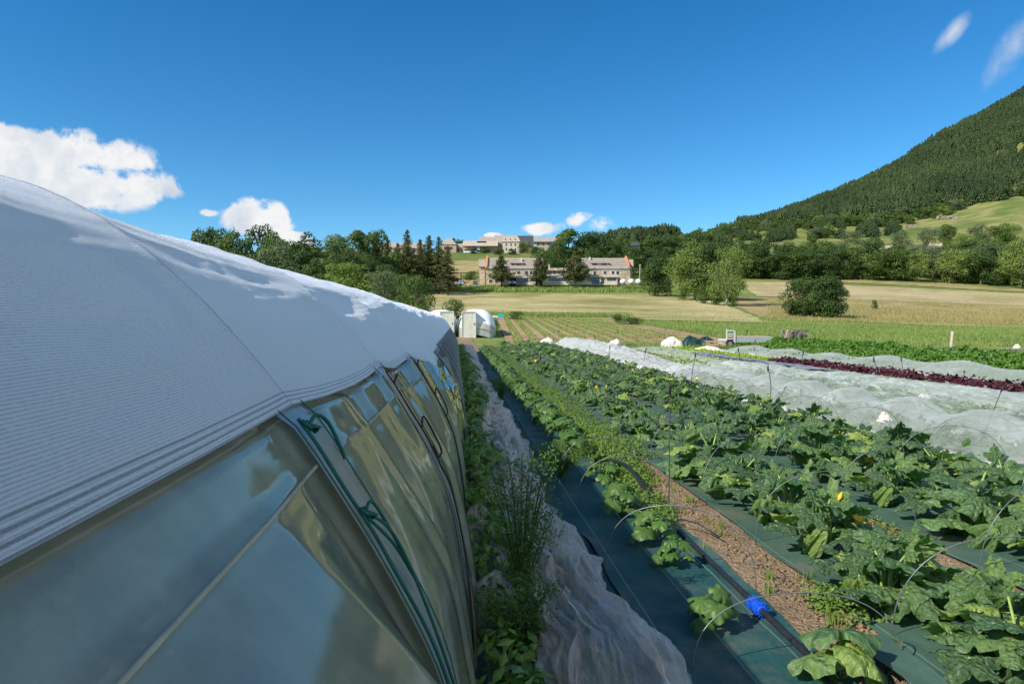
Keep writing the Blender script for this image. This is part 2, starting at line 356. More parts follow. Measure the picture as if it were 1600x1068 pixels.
def mat_shade():
    """white woven shade net: lines along the tunnel, dark lines in its hem. uv = (y metres, distance from hem)"""
    t = NT('white_shade_net'); uv = t.uv(); sp = t.n('SeparateXYZ', None, Vector=uv); Y, Vv = sp.outputs[0], sp.outputs[1]
    jit = t.noise(t.map(uv, (2.0, 9.0, 1)), 3, 3)
    wv = t.math('SINE', t.math('MULTIPLY', t.math('ADD', Vv, t.math('MULTIPLY', jit, .004)), 2*math.pi/.0048))
    wv = t.math('ADD', t.math('MULTIPLY', wv, .5), .5)
    sp2 = t.noise(t.map(uv, (12, 60, 1)), 6, 5, .8)
    cc = t.noise(t.map(uv, (.35, 2.2, 1)), 2.0, 5, .6)
    base = t.ramp(t.math('ADD', t.math('MULTIPLY', wv, .26), t.math('MULTIPLY', sp2, .70)), [(.34, (.42, .49, .57)), (.50, (.68, .74, .81)), (.62, (.88, .92, .95))])
    base = t.mix(t.ramp(cc, [(.55, (0, 0, 0)), (.8, (.35, .35, .35))]), base, (.52, .47, .38))
    specks = t.noise(t.map(uv, (30, 30, 1)), 5, 2, .5)
    base = t.mix(t.ramp(specks, [(.74, (0, 0, 0)), (.78, (.8, .8, .8))]), base, (.10, .09, .08))
    def line(c, w):
        d = t.math('ABSOLUTE', t.math('SUBTRACT', Vv, c)); return t.math('LESS_THAN', d, w)
    bow_shadow = t.math('LESS_THAN', t.math('ABSOLUTE', t.math('SUBTRACT', t.math('FRACT', t.math('ADD', t.math('DIVIDE', t.math('SUBTRACT', Y, 1.5), 1.55), 20.5)), .5)), .0045)
    base = t.mix(t.math('MULTIPLY', bow_shadow, .55), base, (.10, .13, .18))  # shadow line of each bow, painted dark into the net colour
    ln = t.math('ADD', t.math('ADD', line(.002, .0016), line(.0125, .0018)), t.math('ADD', line(.0235, .0018), line(.034, .0017)), clamp=True)
    col = t.mix(t.math('MULTIPLY', ln, .93), base, (.012, .02, .05))
    nm = t.bump(t.math('ADD', t.math('MULTIPLY', wv, .35), t.math('MULTIPLY', sp2, 2.6)), .7, .004)
    d = t.n('BsdfDiffuse'); t.set(d.inputs[0], col); t.set(d.inputs['Normal'], nm)
    gl = t.n('BsdfGlossy'); gl.inputs['Roughness'].default_value = .5; gl.inputs[0].default_value = (.85, .88, .92, 1); t.set(gl.inputs['Normal'], nm)
    tr = t.n('BsdfTranslucent'); t.set(tr.inputs[0], t.mix(.5, col, (.75, .76, .72)))
    sh = t.n('BsdfSheen'); sh.inputs[0].default_value = (1, 1, 1, 1); sh.inputs['Roughness'].default_value = .35; t.set(sh.inputs['Normal'], nm)
    s = t.mixs(.16, t.mixs(.22, d.outputs[0], tr.outputs[0]), gl.outputs[0]); ad = t.t.nodes.new('ShaderNodeAddShader'); t.t.links.new(s, ad.inputs[0]); t.t.links.new(sh.outputs[0], ad.inputs[1]); s = ad.outputs[0]
    g = t.n('BsdfTransparent'); a = t.math('ADD', .93, t.math('MULTIPLY', ln, .06)); t.set(g.inputs[0], (.7, .72, .7))
    return t.done(t.mixs(a, g.outputs[0], s))
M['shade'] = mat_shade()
def mat_film():
    t = NT('clear_tunnel_film'); uv = t.uv()
    haze = t.noise(t.map(uv, (3, 3, 1)), 2.0, 6, .6); dirt = t.noise(t.map(uv, (1.5, .5, 1)), 9, 6, .7)
    nm = t.bump(t.noise(t.map(uv, (3.0, 1.2, 1)), 1.2, 2, .4, .2), .12, .02)
    d = t.n('BsdfDiffuse'); t.set(d.inputs[0], t.ramp(haze, [(.35, (.33, .36, .32)), (.7, (.52, .53, .44))]))
    tr = t.n('BsdfTranslucent'); tr.inputs[0].default_value = (.58, .62, .50, 1)
    g = t.n('BsdfTransparent'); g.inputs[0].default_value = (.72, .78, .76, 1)
    gl = t.n('BsdfGlossy'); gl.inputs[0].default_value = (.60, .61, .58, 1); t.set(gl.inputs['Roughness'], t.ramp(haze, [(.35, (.055,)*3), (.7, (.13,)*3)])); t.set(gl.inputs['Normal'], nm)
    body = t.mixs(t.ramp(dirt, [(.3, (.66,)*3), (.75, (.84,)*3)]), g.outputs[0], t.mixs(.4, d.outputs[0], tr.outputs[0]))
    fr = t.n('Fresnel', None, IOR=1.5, Normal=nm)
    return t.done(t.mixs(t.math('ADD', t.math('MULTIPLY', fr.outputs[0], 1.1), .065, clamp=True), body, gl.outputs[0]))
M['film'] = mat_film()
def mat_strap():
    t = NT('grey_strap_film'); p = t.obj(); n = t.noise(p, 5, 4)
    d = t.bsdf(t.ramp(n, [(.3, (.22, .25, .27)), (.7, (.31, .34, .35))]), .28, None, .6)
    g = t.n('BsdfTransparent'); g.inputs[0].default_value = (.7, .75, .8, 1)
    return t.done(t.mixs(.86, g.outputs[0], d))
M['strap'] = mat_strap()
M['bow'] = plain('bow_tube', (.20, .21, .22), .4, .2, 10, .5, .4)
# zucchini leaf: uv = flat leaf coordinates (petiole at 0,0)
def mat_zuc():
    t = NT('zucchini_leaf'); uv = t.uv(); sp = t.n('SeparateXYZ', None, Vector=uv)
    th = t.math('ARCTAN2', sp.outputs[1], sp.outputs[0]); r = t.n('VectorMath', {'operation': 'LENGTH'}, i0=uv).outputs['Value']
    vein = t.math('ABSOLUTE', t.math('SINE', t.math('MULTIPLY', th, 2.5)))      # 5 main veins
    vein = t.math('LESS_THAN', t.math('MULTIPLY', vein, r), .022)
    o = t.orand(); uvo = t.n('VectorMath', {'operation': 'ADD'}, i0=uv, i1=t.n('CombineXYZ', None, X=t.math('MULTIPLY', t.attr('rnd'), 40), Y=t.math('MULTIPLY', o, 30)).outputs[0]).outputs[0]
    mt = t.noise(uvo, 8.5, 5, .62, 1.2); patch = t.noise(uvo, 1.8, 2)
    near = t.ramp(t.math('ABSOLUTE', t.math('SINE', t.math('MULTIPLY', th, 2.5))), [(.0, (1, 1, 1)), (.5, (.15, .15, .15))])
    mot = t.math('MULTIPLY', t.ramp(mt, [(.50, (0, 0, 0)), (.62, (1, 1, 1))]), t.math('MULTIPLY', near, t.ramp(patch, [(.35, (.1,)*3), (.6, (1,)*3)])))
    base = t.ramp(t.attr('rnd'), [(0, (.038, .092, .030)), (.45, (.075, .155, .048)), (.75, (.13, .23, .065)), (.9, (.21, .31, .065)), (1, (.36, .44, .09))])
    base = t.mix(1.0, base, t.ramp(t.noise(uvo, 2.5, 3), [(.3, (.75, .8, .8)), (.7, (1.25, 1.2, 1.1))]), 'MULTIPLY')
    col = t.mix(t.math('MULTIPLY', mot, .75), base, (.40, .48, .40))
    col = t.mix(t.math('MULTIPLY', vein, .7), col, (.20, .30, .10))
    v = t.n('TexVoronoi', {'feature': 'SMOOTH_F1'}, Vector=uvo, Scale=7.0)
    nm = t.bump(t.math('ADD', t.math('MULTIPLY', v.outputs['Distance'], 1.6), t.math('ADD', t.math('MULTIPLY', vein, -.4), t.math('MULTIPLY', mt, .8))), .9, .02)
    b = t.bsdf(col, .36, nm, .6)
    tr = t.n('BsdfTranslucent'); t.set(tr.inputs[0], t.mix(1.0, col, (2.2, 2.6, .7), 'MULTIPLY'))
    return t.done(t.mixs(.22, b, tr.outputs[0]))
M['zuc'] = mat_zuc()
M['stem'] = plain('squash_stem', (.26, .38, .09), .55, .2, 20)
M['flower'] = plain('squash_flower', (.70, .48, .04), .6, .15, 30)
M['pepper'] = leafmat('pepper_leaf', (.06, .13, .02), (.19, .31, .04), .35, .22, spec=.5)
M['youngleaf'] = leafmat('young_squash_leaf', (.045, .11, .022), (.10, .19, .04), .45, .25)
M['weed'] = leafmat('weed_leaf', (.09, .17, .03), (.22, .33, .06), .5, .3)
M['feather'] = leafmat('feathery_leaf', (.05, .11, .02), (.14, .23, .045), .6, .3)
M['lime'] = leafmat('lime_lettuce_leaf', (.22, .36, .03), (.38, .50, .07), .5, .3)
M['palelet'] = leafmat('pale_lettuce_leaf', (.24, .34, .13), (.42, .50, .26), .5, .3)
M['red'] = leafmat('red_lettuce_leaf', (.035, .008, .012), (.10, .022, .03), .4, .15, (1.6, .6, .5))
M['crop'] = leafmat('seedling_leaf', (.11, .25, .015), (.24, .42, .04), .6, .25)
M['vine'] = leafmat('bean_leaf', (.045, .125, .015), (.14, .27, .035), .45, .3)
M['blade'] = leafmat('grass_blade', (.13, .21, .04), (.33, .38, .12), .6, .3)
M['drystalk'] = leafmat('dry_grass_stalk', (.24, .23, .08), (.46, .36, .18), .7, .3)
M['lf_dark'] = leafmat('dark_tree_leaf', (.028, .065, .012), (.085, .145, .026), .5, .25, clump=.35)
M['lf_mid'] = leafmat('green_tree_leaf', (.050, .10, .017), (.14, .21, .04), .5, .28, clump=.35)
M['lf_light'] = leafmat('light_tree_leaf', (.11, .17, .035), (.27, .34, .085), .5, .3, clump=.5)
M['lf_grey'] = leafmat('grey_willow_leaf', (.07, .11, .05), (.17, .22, .11), .5, .25, clump=.35)
M['lf_elder'] = leafmat('elder_leaf', (.045, .09, .018), (.11, .17, .03), .5, .25, extra=(.62, .58, .36))
M['needle'] = leafmat('spruce_needle', (.040, .056, .016), (.135, .145, .042), .65, .12, clump=.5)
M['needle_blue'] = leafmat('blue_spruce_needle', (.05, .10, .07), (.12, .19, .13), .65, .1)
M['forest'] = leafmat('forest_needle', (.022, .050, .015), (.065, .105, .030), .7, .12, clump=.012)
# ---------------------------------------------------------------- terrain
TC = [-400, 0, 500, 800, 1000, 1100, 1200, 1300, 1400, 1500, 1600, 1800, 2200]
TD = [(95,  [497, 497, 497, 497, 499, 501, 503, 505, 507, 509, 511, 513, 515]),
      (150, [475, 475, 475, 475, 476, 478, 480, 482, 484, 486, 488, 490, 490]),
      (200, [457, 457, 457, 457, 457, 458, 459, 460, 461, 463, 465, 466, 466]),
      (206, [446, 446, 446, 446, 447, 452, 457, 458, 459, 461, 462, 464, 464]),
      (228, [443, 443, 443, 443, 444, 446, 445, 446, 447, 450, 454, 456, 456]),
      (265, [426, 426, 426, 426, 426, 428, 428, 429, 431, 436, 441, 444, 444]),
      (330, [396, 396, 396, 396, 398, 405, 412, 415, 417, 418, 420, 420, 420]),
      (352, [394, 394, 394, 394, 397, 403, 408, 410, 411, 412, 413, 413, 413]),
      (500, [400, 402, 402, 402, 393, 388, 384, 383, 382, 380, 378, 370, 360]),
      (700, [408, 408, 406, 404, 388, 378, 371, 364, 352, 336, 316, 280, 220]),
      (1000, [415, 412, 412, 408, 385, 366, 344, 313, 263, 204, 152, 70, -60]),
      (1150, [425, 422, 422, 418, 395, 376, 354, 323, 273, 214, 162, 80, -50]),
      (1700, [445, 445, 445, 445, 440, 430, 420, 410, 390, 370, 350, 300, 250])]
_d = np.array([-100, 15, 38, 44, 50] + [r[0] for r in TD], float); _u = (np.array(TC)-800)/F
_H = np.array([[0]*13, [0]*13, [.0]*13, [.12]*13, [.42]*13] + [[CAMZ + (500-p)/F*r[0] for p in r[1]] for r in TD], float)
def interp2(u, d):
    u = np.clip(u, _u[0], _u[-1]-1e-6); d = np.clip(d, _d[0], _d[-1]-1e-6)
    i = np.clip(np.searchsorted(_d, d, side='right')-1, 0, len(_d)-2); j = np.clip(np.searchsorted(_u, u, side='right')-1, 0, len(_u)-2)
    a = (d-_d[i])/(_d[i+1]-_d[i]); b = (u-_u[j])/(_u[j+1]-_u[j])
    return (_H[i, j]*(1-a)*(1-b) + _H[i+1, j]*a*(1-b) + _H[i, j+1]*(1-a)*b + _H[i+1, j+1]*a*b)
def T(X, Y):
    X = np.asarray(X, float); Y = np.asarray(Y, float)
    d = X*math.sin(YAW) + Y*math.cos(YAW); l = X*math.cos(YAW) - Y*math.sin(YAW); u = l/np.maximum(d, 1)
    z = 0
    for k in (-.03, 0, .03): z = z + interp2(u, d*(1+k))/3
    amp = np.clip((d-450)/400, 0, 1)
    return z + amp*9*fbm(X/90, Y/90, 0, 4)
def loc(px, d):
    u = (px-800)/F; l = u*d
    return (l*math.cos(YAW) + d*math.sin(YAW), -l*math.sin(YAW) + d*math.cos(YAW))
def at(px, d, dz=0):
    x, y = loc(px, d); return (x, y, float(T(x, y))+dz)
def toXY(l, d): return l*math.cos(YAW) + d*math.sin(YAW), -l*math.sin(YAW) + d*math.cos(YAW)
def grid_faces(nu, nv):
    i = np.arange(nu-1)[:, None]*nv + np.arange(nv-1)[None]
    return np.stack([i, i+nv, i+nv+1, i+1], -1).reshape(-1, 4)
def ground():
    dr = np.concatenate([np.arange(-40, 60, 2.0), np.geomspace(60, 1690, 190)]); s = np.linspace(-1, 1, 301)
    D, Sx = np.meshgrid(dr, s, indexing='ij'); l = Sx*(60 + 1.25*np.maximum(D, 0)); X, Y = toXY(l, D); Z = T(X, Y) - .015
    near = np.clip(1-np.abs(D-20)/60, 0, 1)
    V = np.stack([X, Y, Z], -1).reshape(-1, 3); Fc = grid_faces(len(dr), len(s))
    dc = D[:-1, :-1].reshape(-1); far = (dc > 225)
    me = npmesh('ground', V, Fc[:, ::-1][~far], M['meadow']); tag(link('ground', me), kind='structure')
    V2 = V; me = npmesh('hill', V2, Fc[:, ::-1][far], M['hillgrass']); tag(link('hill', me), kind='structure')
ground()
def sheet(name, P00, P10, P01, P11, mat, off, nu=60, nv=60, wob=0.0, kind='structure', polar=True, wx=None):
    """draped sheet; corner points (px,d) if polar else (x,y)"""
    a, b = np.meshgrid(np.linspace(0, 1, nu), np.linspace(0, 1, nv), indexing='ij')
    def c(P): return np.array(P, float)
    P = (c(P00)[None, None]*((1-a)*(1-b))[..., None] + c(P10)[None, None]*(a*(1-b))[..., None] + c(P01)[None, None]*((1-a)*b)[..., None] + c(P11)[None, None]*(a*b)[..., None])
    if polar:
        d = P[..., 1]; l = (P[..., 0]-800)/F*d; X, Y = toXY(l, d)
    else: X, Y = P[..., 0], P[..., 1]
    if wob:
        e = (np.abs(a-.5) > .499) | (np.abs(b-.5) > .499)
        X = X + wob*fbm(X/(wob*12), Y/(wob*12), 3.3)*1.0; Y = Y + wob*fbm(X/(wob*12), Y/(wob*12), 8.3)
    Z = T(X, Y) + off
    me = npmesh(name, np.stack([X, Y, Z], -1).reshape(-1, 3), grid_faces(nu, nv), mat)
    if me.polygons[0].normal.z < 0: me.flip_normals()
    o = link(name, me)
    return tag(o, kind=kind) if kind else o
sheet('soil', (-1.5, -6), (19, -6), (-1.5, 43), (18.5, 43), M['soil'], .0, 80, 120, polar=False)
sheet('crop_field', (3.2, 42.5), (18.5, 42.5), (5.8, 97), (21.5, 97), M['cropsoil'], .06, 60, 100, polar=False)
sheet('hay_field', (560, 98), (1215, 88), (600, 199), (1085, 188), M['hay'], .10, 110, 80, 1.6)
sheet('hay_field_beyond_trees', (1190, 185), (1760, 158), (1160, 235), (1760, 205), M['mown'], .14, 110, 36, 2.4)
sheet('dry_grass_field', (1190, 106), (1800, 74), (1140, 186), (1800, 160), M['dry'], .08, 110, 50, 2.4)
sheet('dry_grass_verge', (1330, 235), (1800, 207), (1290, 246), (1800, 222), M['dry'], .12, 50, 8, .5)
sheet('grass_bank', (400, 199), (1030, 199), (400, 207), (1010, 207), M['bank'], .14, 120, 12, .3)
sheet('car_park', (400, 208), (1000, 208), (400, 222), (1000, 222), M['gravel'], .12, 80, 12)
sheet('dry_pasture', (690, 262), (770, 262), (690, 300), (765, 300), M['dry'], .2, 30, 20, .8)
# ---------------------------------------------------------------- main polytunnel
def spline(P, n=12):
    P = np.array(P, float); out = []
    for i in range(len(P)-1):
        p0 = P[max(i-1, 0)]; p1 = P[i]; p2 = P[i+1]; p3 = P[min(i+2, len(P)-1)]
        for t in np.linspace(0, 1, n, endpoint=False):
            out.append(.5*((2*p1) + (-p0+p2)*t + (2*p0-5*p1+4*p2-p3)*t*t + (-p0+3*p1-3*p2+p3)*t**3))
    out.append(P[-1]); return np.array(out)
half = [(.05, -.05), (.05, .3), (.02, .62), (-.033, .904), (-.103, 1.079), (-.213, 1.281), (-.36, 1.51), (-.518, 1.700), (-.675, 1.848), (-.80, 1.922), (-.96, 1.982), (-1.25, 2.055), (-1.7, 2.095)]
CX = -1.7
prof = half + [(2*CX-x, z) for x, z in half[-2::-1]]
PR = spline(prof); seg = np.linalg.norm(np.diff(PR, axis=0), axis=1); PS = np.concatenate([[0], np.cumsum(seg)]); PL = PS[-1]
def pf(s, off=0.0):
    s = np.clip(s, 0, PL); x = np.interp(s, PS, PR[:, 0]); z = np.interp(s, PS, PR[:, 1])
    e = .02; tx = np.interp(np.clip(s+e, 0, PL), PS, PR[:, 0]) - np.interp(np.clip(s-e, 0, PL), PS, PR[:, 0]); tz = np.interp(np.clip(s+e, 0, PL), PS, PR[:, 1]) - np.interp(np.clip(s-e, 0, PL), PS, PR[:, 1])
    n = np.hypot(tx, tz)+1e-9
    return x + off*tz/n, z - off*tx/n          # outward normal for a right-to-left run
def s_ratio(r):
    """arc length where (1.7-z)/-x == r on the near side"""
    best = None
    for s in np.linspace(.9, PL/2, 900):
        x, z = pf(s)
        if x < -.005 and (CAMZ-z)/-x <= r: return s
    return PL/2
TY0, TY1 = -3.2, 35.0; BAY = 1.55; BOWS = [1.5 + BAY*k for k in range(-3, 22)]
hy = np.array([-3.2, .5, 1.0, 1.5, 1.9, 2.3, 2.7, 3.1, 3.6, 4.2, 4.7, 5.3, 6.0, 6.6, 7.4, 9, 12, 20, 35]); hr = [.56, .55, .545, .535, .60, .64, .65, .615, .78, .80, .79, 1.05, 1.6, 3.0, 2.2, 1.9, 2.0, 2.0, 2.0]
hs_ = np.array([s_ratio(r) for r in hr])
def hem_s(y): return np.interp(y, hy, hs_)
tun = empty('polytunnel', (CX, TY0, 0), label='long white netted polytunnel with clear plastic sides filling the left foreground', cat='polytunnel')
OFF = np.array([CX, TY0, 0])
def tlink(name, me, par=None):
    me.transform(Matrix.Translation((-CX, -TY0, 0)) if par is None else Matrix()); return link(name, me, tun if par is None else par)
# outer surface heights: shade net rests on bows and sags between them
def bayphase(y): return ((y-1.5) / BAY) % 1.0
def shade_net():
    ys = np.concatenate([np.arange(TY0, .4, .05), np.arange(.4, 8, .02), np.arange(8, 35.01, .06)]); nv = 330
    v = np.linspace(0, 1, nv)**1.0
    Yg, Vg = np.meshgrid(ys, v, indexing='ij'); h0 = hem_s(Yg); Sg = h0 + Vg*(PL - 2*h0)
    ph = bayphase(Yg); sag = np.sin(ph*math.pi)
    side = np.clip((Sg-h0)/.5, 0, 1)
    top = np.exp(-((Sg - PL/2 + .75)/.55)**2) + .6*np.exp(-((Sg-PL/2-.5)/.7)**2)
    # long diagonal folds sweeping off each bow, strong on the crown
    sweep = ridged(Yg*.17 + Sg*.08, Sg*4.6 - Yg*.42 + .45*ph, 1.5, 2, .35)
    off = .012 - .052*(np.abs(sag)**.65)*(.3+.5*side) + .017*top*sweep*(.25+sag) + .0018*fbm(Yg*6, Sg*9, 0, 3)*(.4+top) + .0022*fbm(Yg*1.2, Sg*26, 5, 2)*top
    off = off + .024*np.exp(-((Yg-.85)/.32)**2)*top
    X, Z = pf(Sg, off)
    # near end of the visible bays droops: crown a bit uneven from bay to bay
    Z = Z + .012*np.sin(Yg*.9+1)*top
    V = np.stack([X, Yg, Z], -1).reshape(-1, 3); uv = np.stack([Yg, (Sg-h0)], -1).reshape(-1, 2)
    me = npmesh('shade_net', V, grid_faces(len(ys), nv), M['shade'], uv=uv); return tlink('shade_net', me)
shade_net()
def film():
    y0, y1 = TY0, 7.9
    ys = np.concatenate([np.arange(y0, .3, .05), np.arange(.3, y1, .0135)]); nv = 170
    Yg, Vg = np.meshgrid(ys, np.linspace(0, 1, nv), indexing='ij'); smax = hem_s(Yg) + .12; Sg = Vg*smax
    ph = bayphase(Yg); sag = np.sin(ph*math.pi)**.6
    w = np.clip((Yg-1.05)/.30, 0, 1)                         # near bay is stretched smooth, the next ones are loose
    up = np.clip(Sg/1.9, 0, 1)
    yw = Yg + .05*fbm(Yg*1.5, Sg*2, 4, 2)
    fold = fbm(yw*3.0, Sg*.45 + .25*Yg, 2, 2, .40)
    fold2 = vnoise(yw*8, Sg*.7, 6)
    crinkle = ridged(Yg*2.6+Sg, Sg*2.4-Yg, 7, 2, .4)
    off = sag*w*(.045*fold + .008*fold2*(1.1-up)) + .004*crinkle*w*sag*up + .004*fbm(Yg*1.1, Sg*1.1, 9, 2)
    s_rail = hem_s(Yg) - .13
    off = off + .003*np.exp(-((Sg-s_rail)/.016)**2)
    off = off + (1-w)*(.24*np.clip(hem_s(Yg)-.1-Sg, 0, .5) + .010*np.clip(np.sin(Yg*13), 0, 1)*np.clip((1.0-Sg)/.4, 0, 1))
    tail = np.clip((Yg-6.3)/1.2, 0, 1); off = off + tail*.09*fbm(Yg*3.2, Sg*1.5, 12, 3)
    Sg2 = Sg; kf = np.clip((hem_s(Yg)+.03-Sg)/.05, 0, 1); off = np.where(Sg > hem_s(Yg)-.02, np.minimum(off, .004)*kf - .07*(1-kf), off)
    X, Z = pf(Sg2, off)
    # the loose foot of the film billows outwards a little
    X = X + .03*np.clip(.7-Z, 0, 1)*w*(1+.8*vnoise(Yg*3.5, 0*Yg, 3))
    me = npmesh('clear_film', np.stack([X, Yg, Z], -1).reshape(-1, 3), grid_faces(len(ys), nv), M['film'], uv=np.stack([Yg, Sg], -1).reshape(-1, 2))
    o = tlink('clear_film', me)
    # the film of the far long side, seen only through the near one
    ys = np.arange(y0, 35, .3); Yg, Sg = np.meshgrid(ys, np.linspace(PL-1.9, PL, 14), indexing='ij'); X, Z = pf(Sg, -.01)
    me = npmesh('back_film', np.stack([X, Yg, Z], -1).reshape(-1, 3), grid_faces(len(ys), 14), M['film'], uv=np.stack([Yg, Sg], -1).reshape(-1, 2)); tlink('clear_film', me)
film()
# bows: bent tubes under the covering
def bow(y):
    s = np.linspace(0, PL, 60); x, z = pf(s, -.03)
    mb = MB(); mb.tube(np.stack([x, np.full_like(x, y), z], -1), .014, 8); tlink('bow', mb.mesh('bow', M['bow'], True))
for y in BOWS: bow(y)
# flat film straps lying over the film at the bows, running up to the hem
for k, y in enumerate(BOWS[3:7]):
    s = np.linspace(.02, float(hem_s(y))+.03, 70); dn = np.clip((float(hem_s(y))+.005-s)/.05, 0, 1)*.016; V = []
    wd = .095 if k == 0 else .13
    for q in (-1, -.5, 0, .5, 1):
        x, z = pf(s, dn - .004*abs(q)); V.append(np.stack([x, np.full_like(x, y+q*wd), z], -1))
    V = np.stack(V, 0); me = npmesh('strap', V.reshape(-1, 3), grid_faces(5, 70), M['strap']); st = tlink('strap', me)
    mb = MB()
    for q in (-1, 1):
        x, z = pf(s, dn+.002); mb.tube(np.stack([x, np.full_like(x, y+q*(wd+.001)), z], -1)[::3], .0018, 6)
    e = mb.mesh('strap_edge', M['rope_black' if k else 'rope_green'], True); e.transform(Matrix.Translation((-CX, -TY0, 0))); link('strap_edge', e, st)
# ropes
def rope(pts, r, mat, name='rope', label=None):
    P = spline(pts, 8); P = np.array(P)
    mb = MB(); mb.tube(P, r, 7); o = tlink(name, mb.mesh(name, M[mat], True))
    if label: o['label'] = label
def sp(y, ratio_or_s, off=.022, isr=True):
    s = s_ratio(ratio_or_s) if isr else ratio_or_s
    x, z = pf(s, off); return (float(x), y, float(z))
def cordpts(y, s0, s1, n=16, jit=.008, off=.024):
    return [sp(y + jit*math.sin(i*1.7), s0 + (s1-s0)*i/(n-1), off, False) for i in range(n)]
h1 = float(hem_s(1.43)); y = 1.43
rope(cordpts(y-.005, h1-.03, .35, 22, .005), .0042, 'rope_green', label='green cord tied along the first strap with long loops')
rope([sp(y, h1-.055, .03, False), sp(y+.03, h1-.045, .05, False), sp(y+.075, h1-.075, .05, False), sp(y+.10, h1-.14, .035, False), sp(y+.10, h1-.16, .03, False)], .0042, 'rope_green')
rope([sp(y, h1-.27, .03, False), sp(y+.035, h1-.26, .045, False), sp(y+.07, h1-.33, .04, False), sp(y+.10, h1-.47, .03, False), sp(y+.075, h1-.46, .034, False), sp(y+.03, h1-.36, .04, False), sp(y+.0, h1-.28, .03, False)], .0036, 'rope_green')
rope([sp(y, h1-.27, .03, False), sp(y+.02, h1-.32, .05, False), sp(y+.04, h1-.42, .045, False), sp(y+.03, h1-.60, .03, False), sp(y+.05, h1-.8, .03, False), sp(y+.02, h1-1.0, .03, False)], .0036, 'rope_green')
for kk in (.055, .27):
    mb = MB(); 
    for a in range(4): mb.tube([sp(y-.012+.006*a, h1-kk+.016*math.cos(a), .03, False), sp(y+.008, h1-kk-.016, .034+.004*a, False), sp(y+.016-.006*a, h1-kk+.012, .028, False)], .0046, 6)
    tlink('rope_knot', mb.mesh('rope_knot', M['rope_green'], True))
for (y, L1, L2) in ((3.05-.02, .12, .55), (4.6-.03, .10, .7)):
    h = float(hem_s(y))
    rope(cordpts(y, h-.03, .25, 20, .012), .0042 if y < 4 else .005, 'rope_black', label='dark cord tied along a strap of the tunnel')
    rope([sp(y, h-L1-.2, .03, False), sp(y+.05, h-L1-.17, .05, False), sp(y+.10, h-L1-.22, .05, False), sp(y+.10, h-L1-.34, .045, False), sp(y+.03, h-L1-.36, .03, False)], .0045, 'rope_black')
    rope([sp(y, h-L1+.03, .03, False), sp(y+.04, h-L1+.05, .05, False), sp(y+.08, h-L1+.04, .04, False)], .0045, 'rope_black')
    if y < 4:
        p = sp(y+.02, h-.42, .03, False)
        rope([p, (p[0]+.04, p[1]+.01, p[2]-.12), (p[0]+.055, p[1]+.04, p[2]-.26), (p[0]+.05, p[1]+.0, p[2]-.40), (p[0]+.045, p[1]-.02, p[2]-.50)], .0042, 'rope_black')
        mb = MB(); mb.tube([(p[0]+.03, p[1]-.035, p[2]-.50), (p[0]+.055, p[1], p[2]-.505)], .008, 7); tlink('rope_knot', mb.mesh('rope_knot', M['rope_black'], True))
# inner side rail and plants inside are parts of the place seen through the film
mb = MB(); ys = np.linspace(TY0+.1, 7.4, 60); sr = hem_s(ys)-.13; x, z = pf(sr, .004 + .012*(1-np.clip((ys-1.05)/.30, 0, 1))); mb.tube(np.stack([x, ys, z], -1), .0036, 8)
tlink('side_rail', mb.mesh('side_rail', M['rail'], True))
mb = MB(); ys = np.array([TY0, TY1]); mb.tube([(CX, TY0, 2.04), (CX, TY1, 2.04)], .013, 8); tlink('ridge_pole', mb.mesh('ridge_pole', M['bow'], True))
# bare roping of the far, rolled-up part: bundle of film hanging at its start
def roll():
    ys = np.linspace(5.9, 8.1, 70); nv = 60; Yg, Vg = np.meshgrid(ys, np.linspace(0, 1, nv), indexing='ij')
    env = np.sin(np.clip((Yg-5.9)/2.2, 0, 1)*math.pi)**.5
    Sg = hem_s(Yg)-.04 - Vg*.9; off = .02 + .035*env*(ridged(Yg*2.2, Sg*2.0, 3, 3)) + .015*vnoise(Yg*9, Sg*9)
    X, Z = pf(Sg, off)
    me = npmesh('gathered_film', np.stack([X, Yg, Z], -1).reshape(-1, 3), grid_faces(len(ys), nv), M['film'], uv=np.stack([Yg, Sg], -1).reshape(-1, 2)); tlink('gathered_film', me)
roll()
# slanting black strings over the open bays
for k in range(3, 20):
    yb = BOWS[k+1] if k+1 < len(BOWS) else 34
    if yb < 7: continue
    for dy, rr in ((0, .016), (.55, .010), (1.05, .008)):
        s = np.linspace(0, float(hem_s(yb))+.1, 24); x, z = pf(s, .03 + .05*np.sin(np.linspace(0, math.pi, 24)))
        mb = MB(); mb.tube(np.stack([x, yb + dy - .28*np.linspace(0, 1, 24)**2, z], -1), rr, 6); tlink('side_band', mb.mesh('side_band', M['bow'], True))
# end wall
mb = MB(); mb.xprism([(0, 0), (.01, 0), (.01, 1.98), (0, 1.98)], CX-.5, CX+.5); 
s = np.linspace(0, PL, 50); x, z = pf(s, -.02)
def endwall(y):
    V = np.array([(a, y, max(b, 0)) for a, b in zip(x, z)]); c = np.array([[CX, y, 1.0]])
    V = np.concatenate([V, c]); Fc = np.array([(i, i+1, len(V)-1) for i in range(len(V)-2)]); tlink('end_wall', npmesh('end_wall', V, Fc, M['film'], uv=V[:, :2]*0+1))
endwall(TY1)
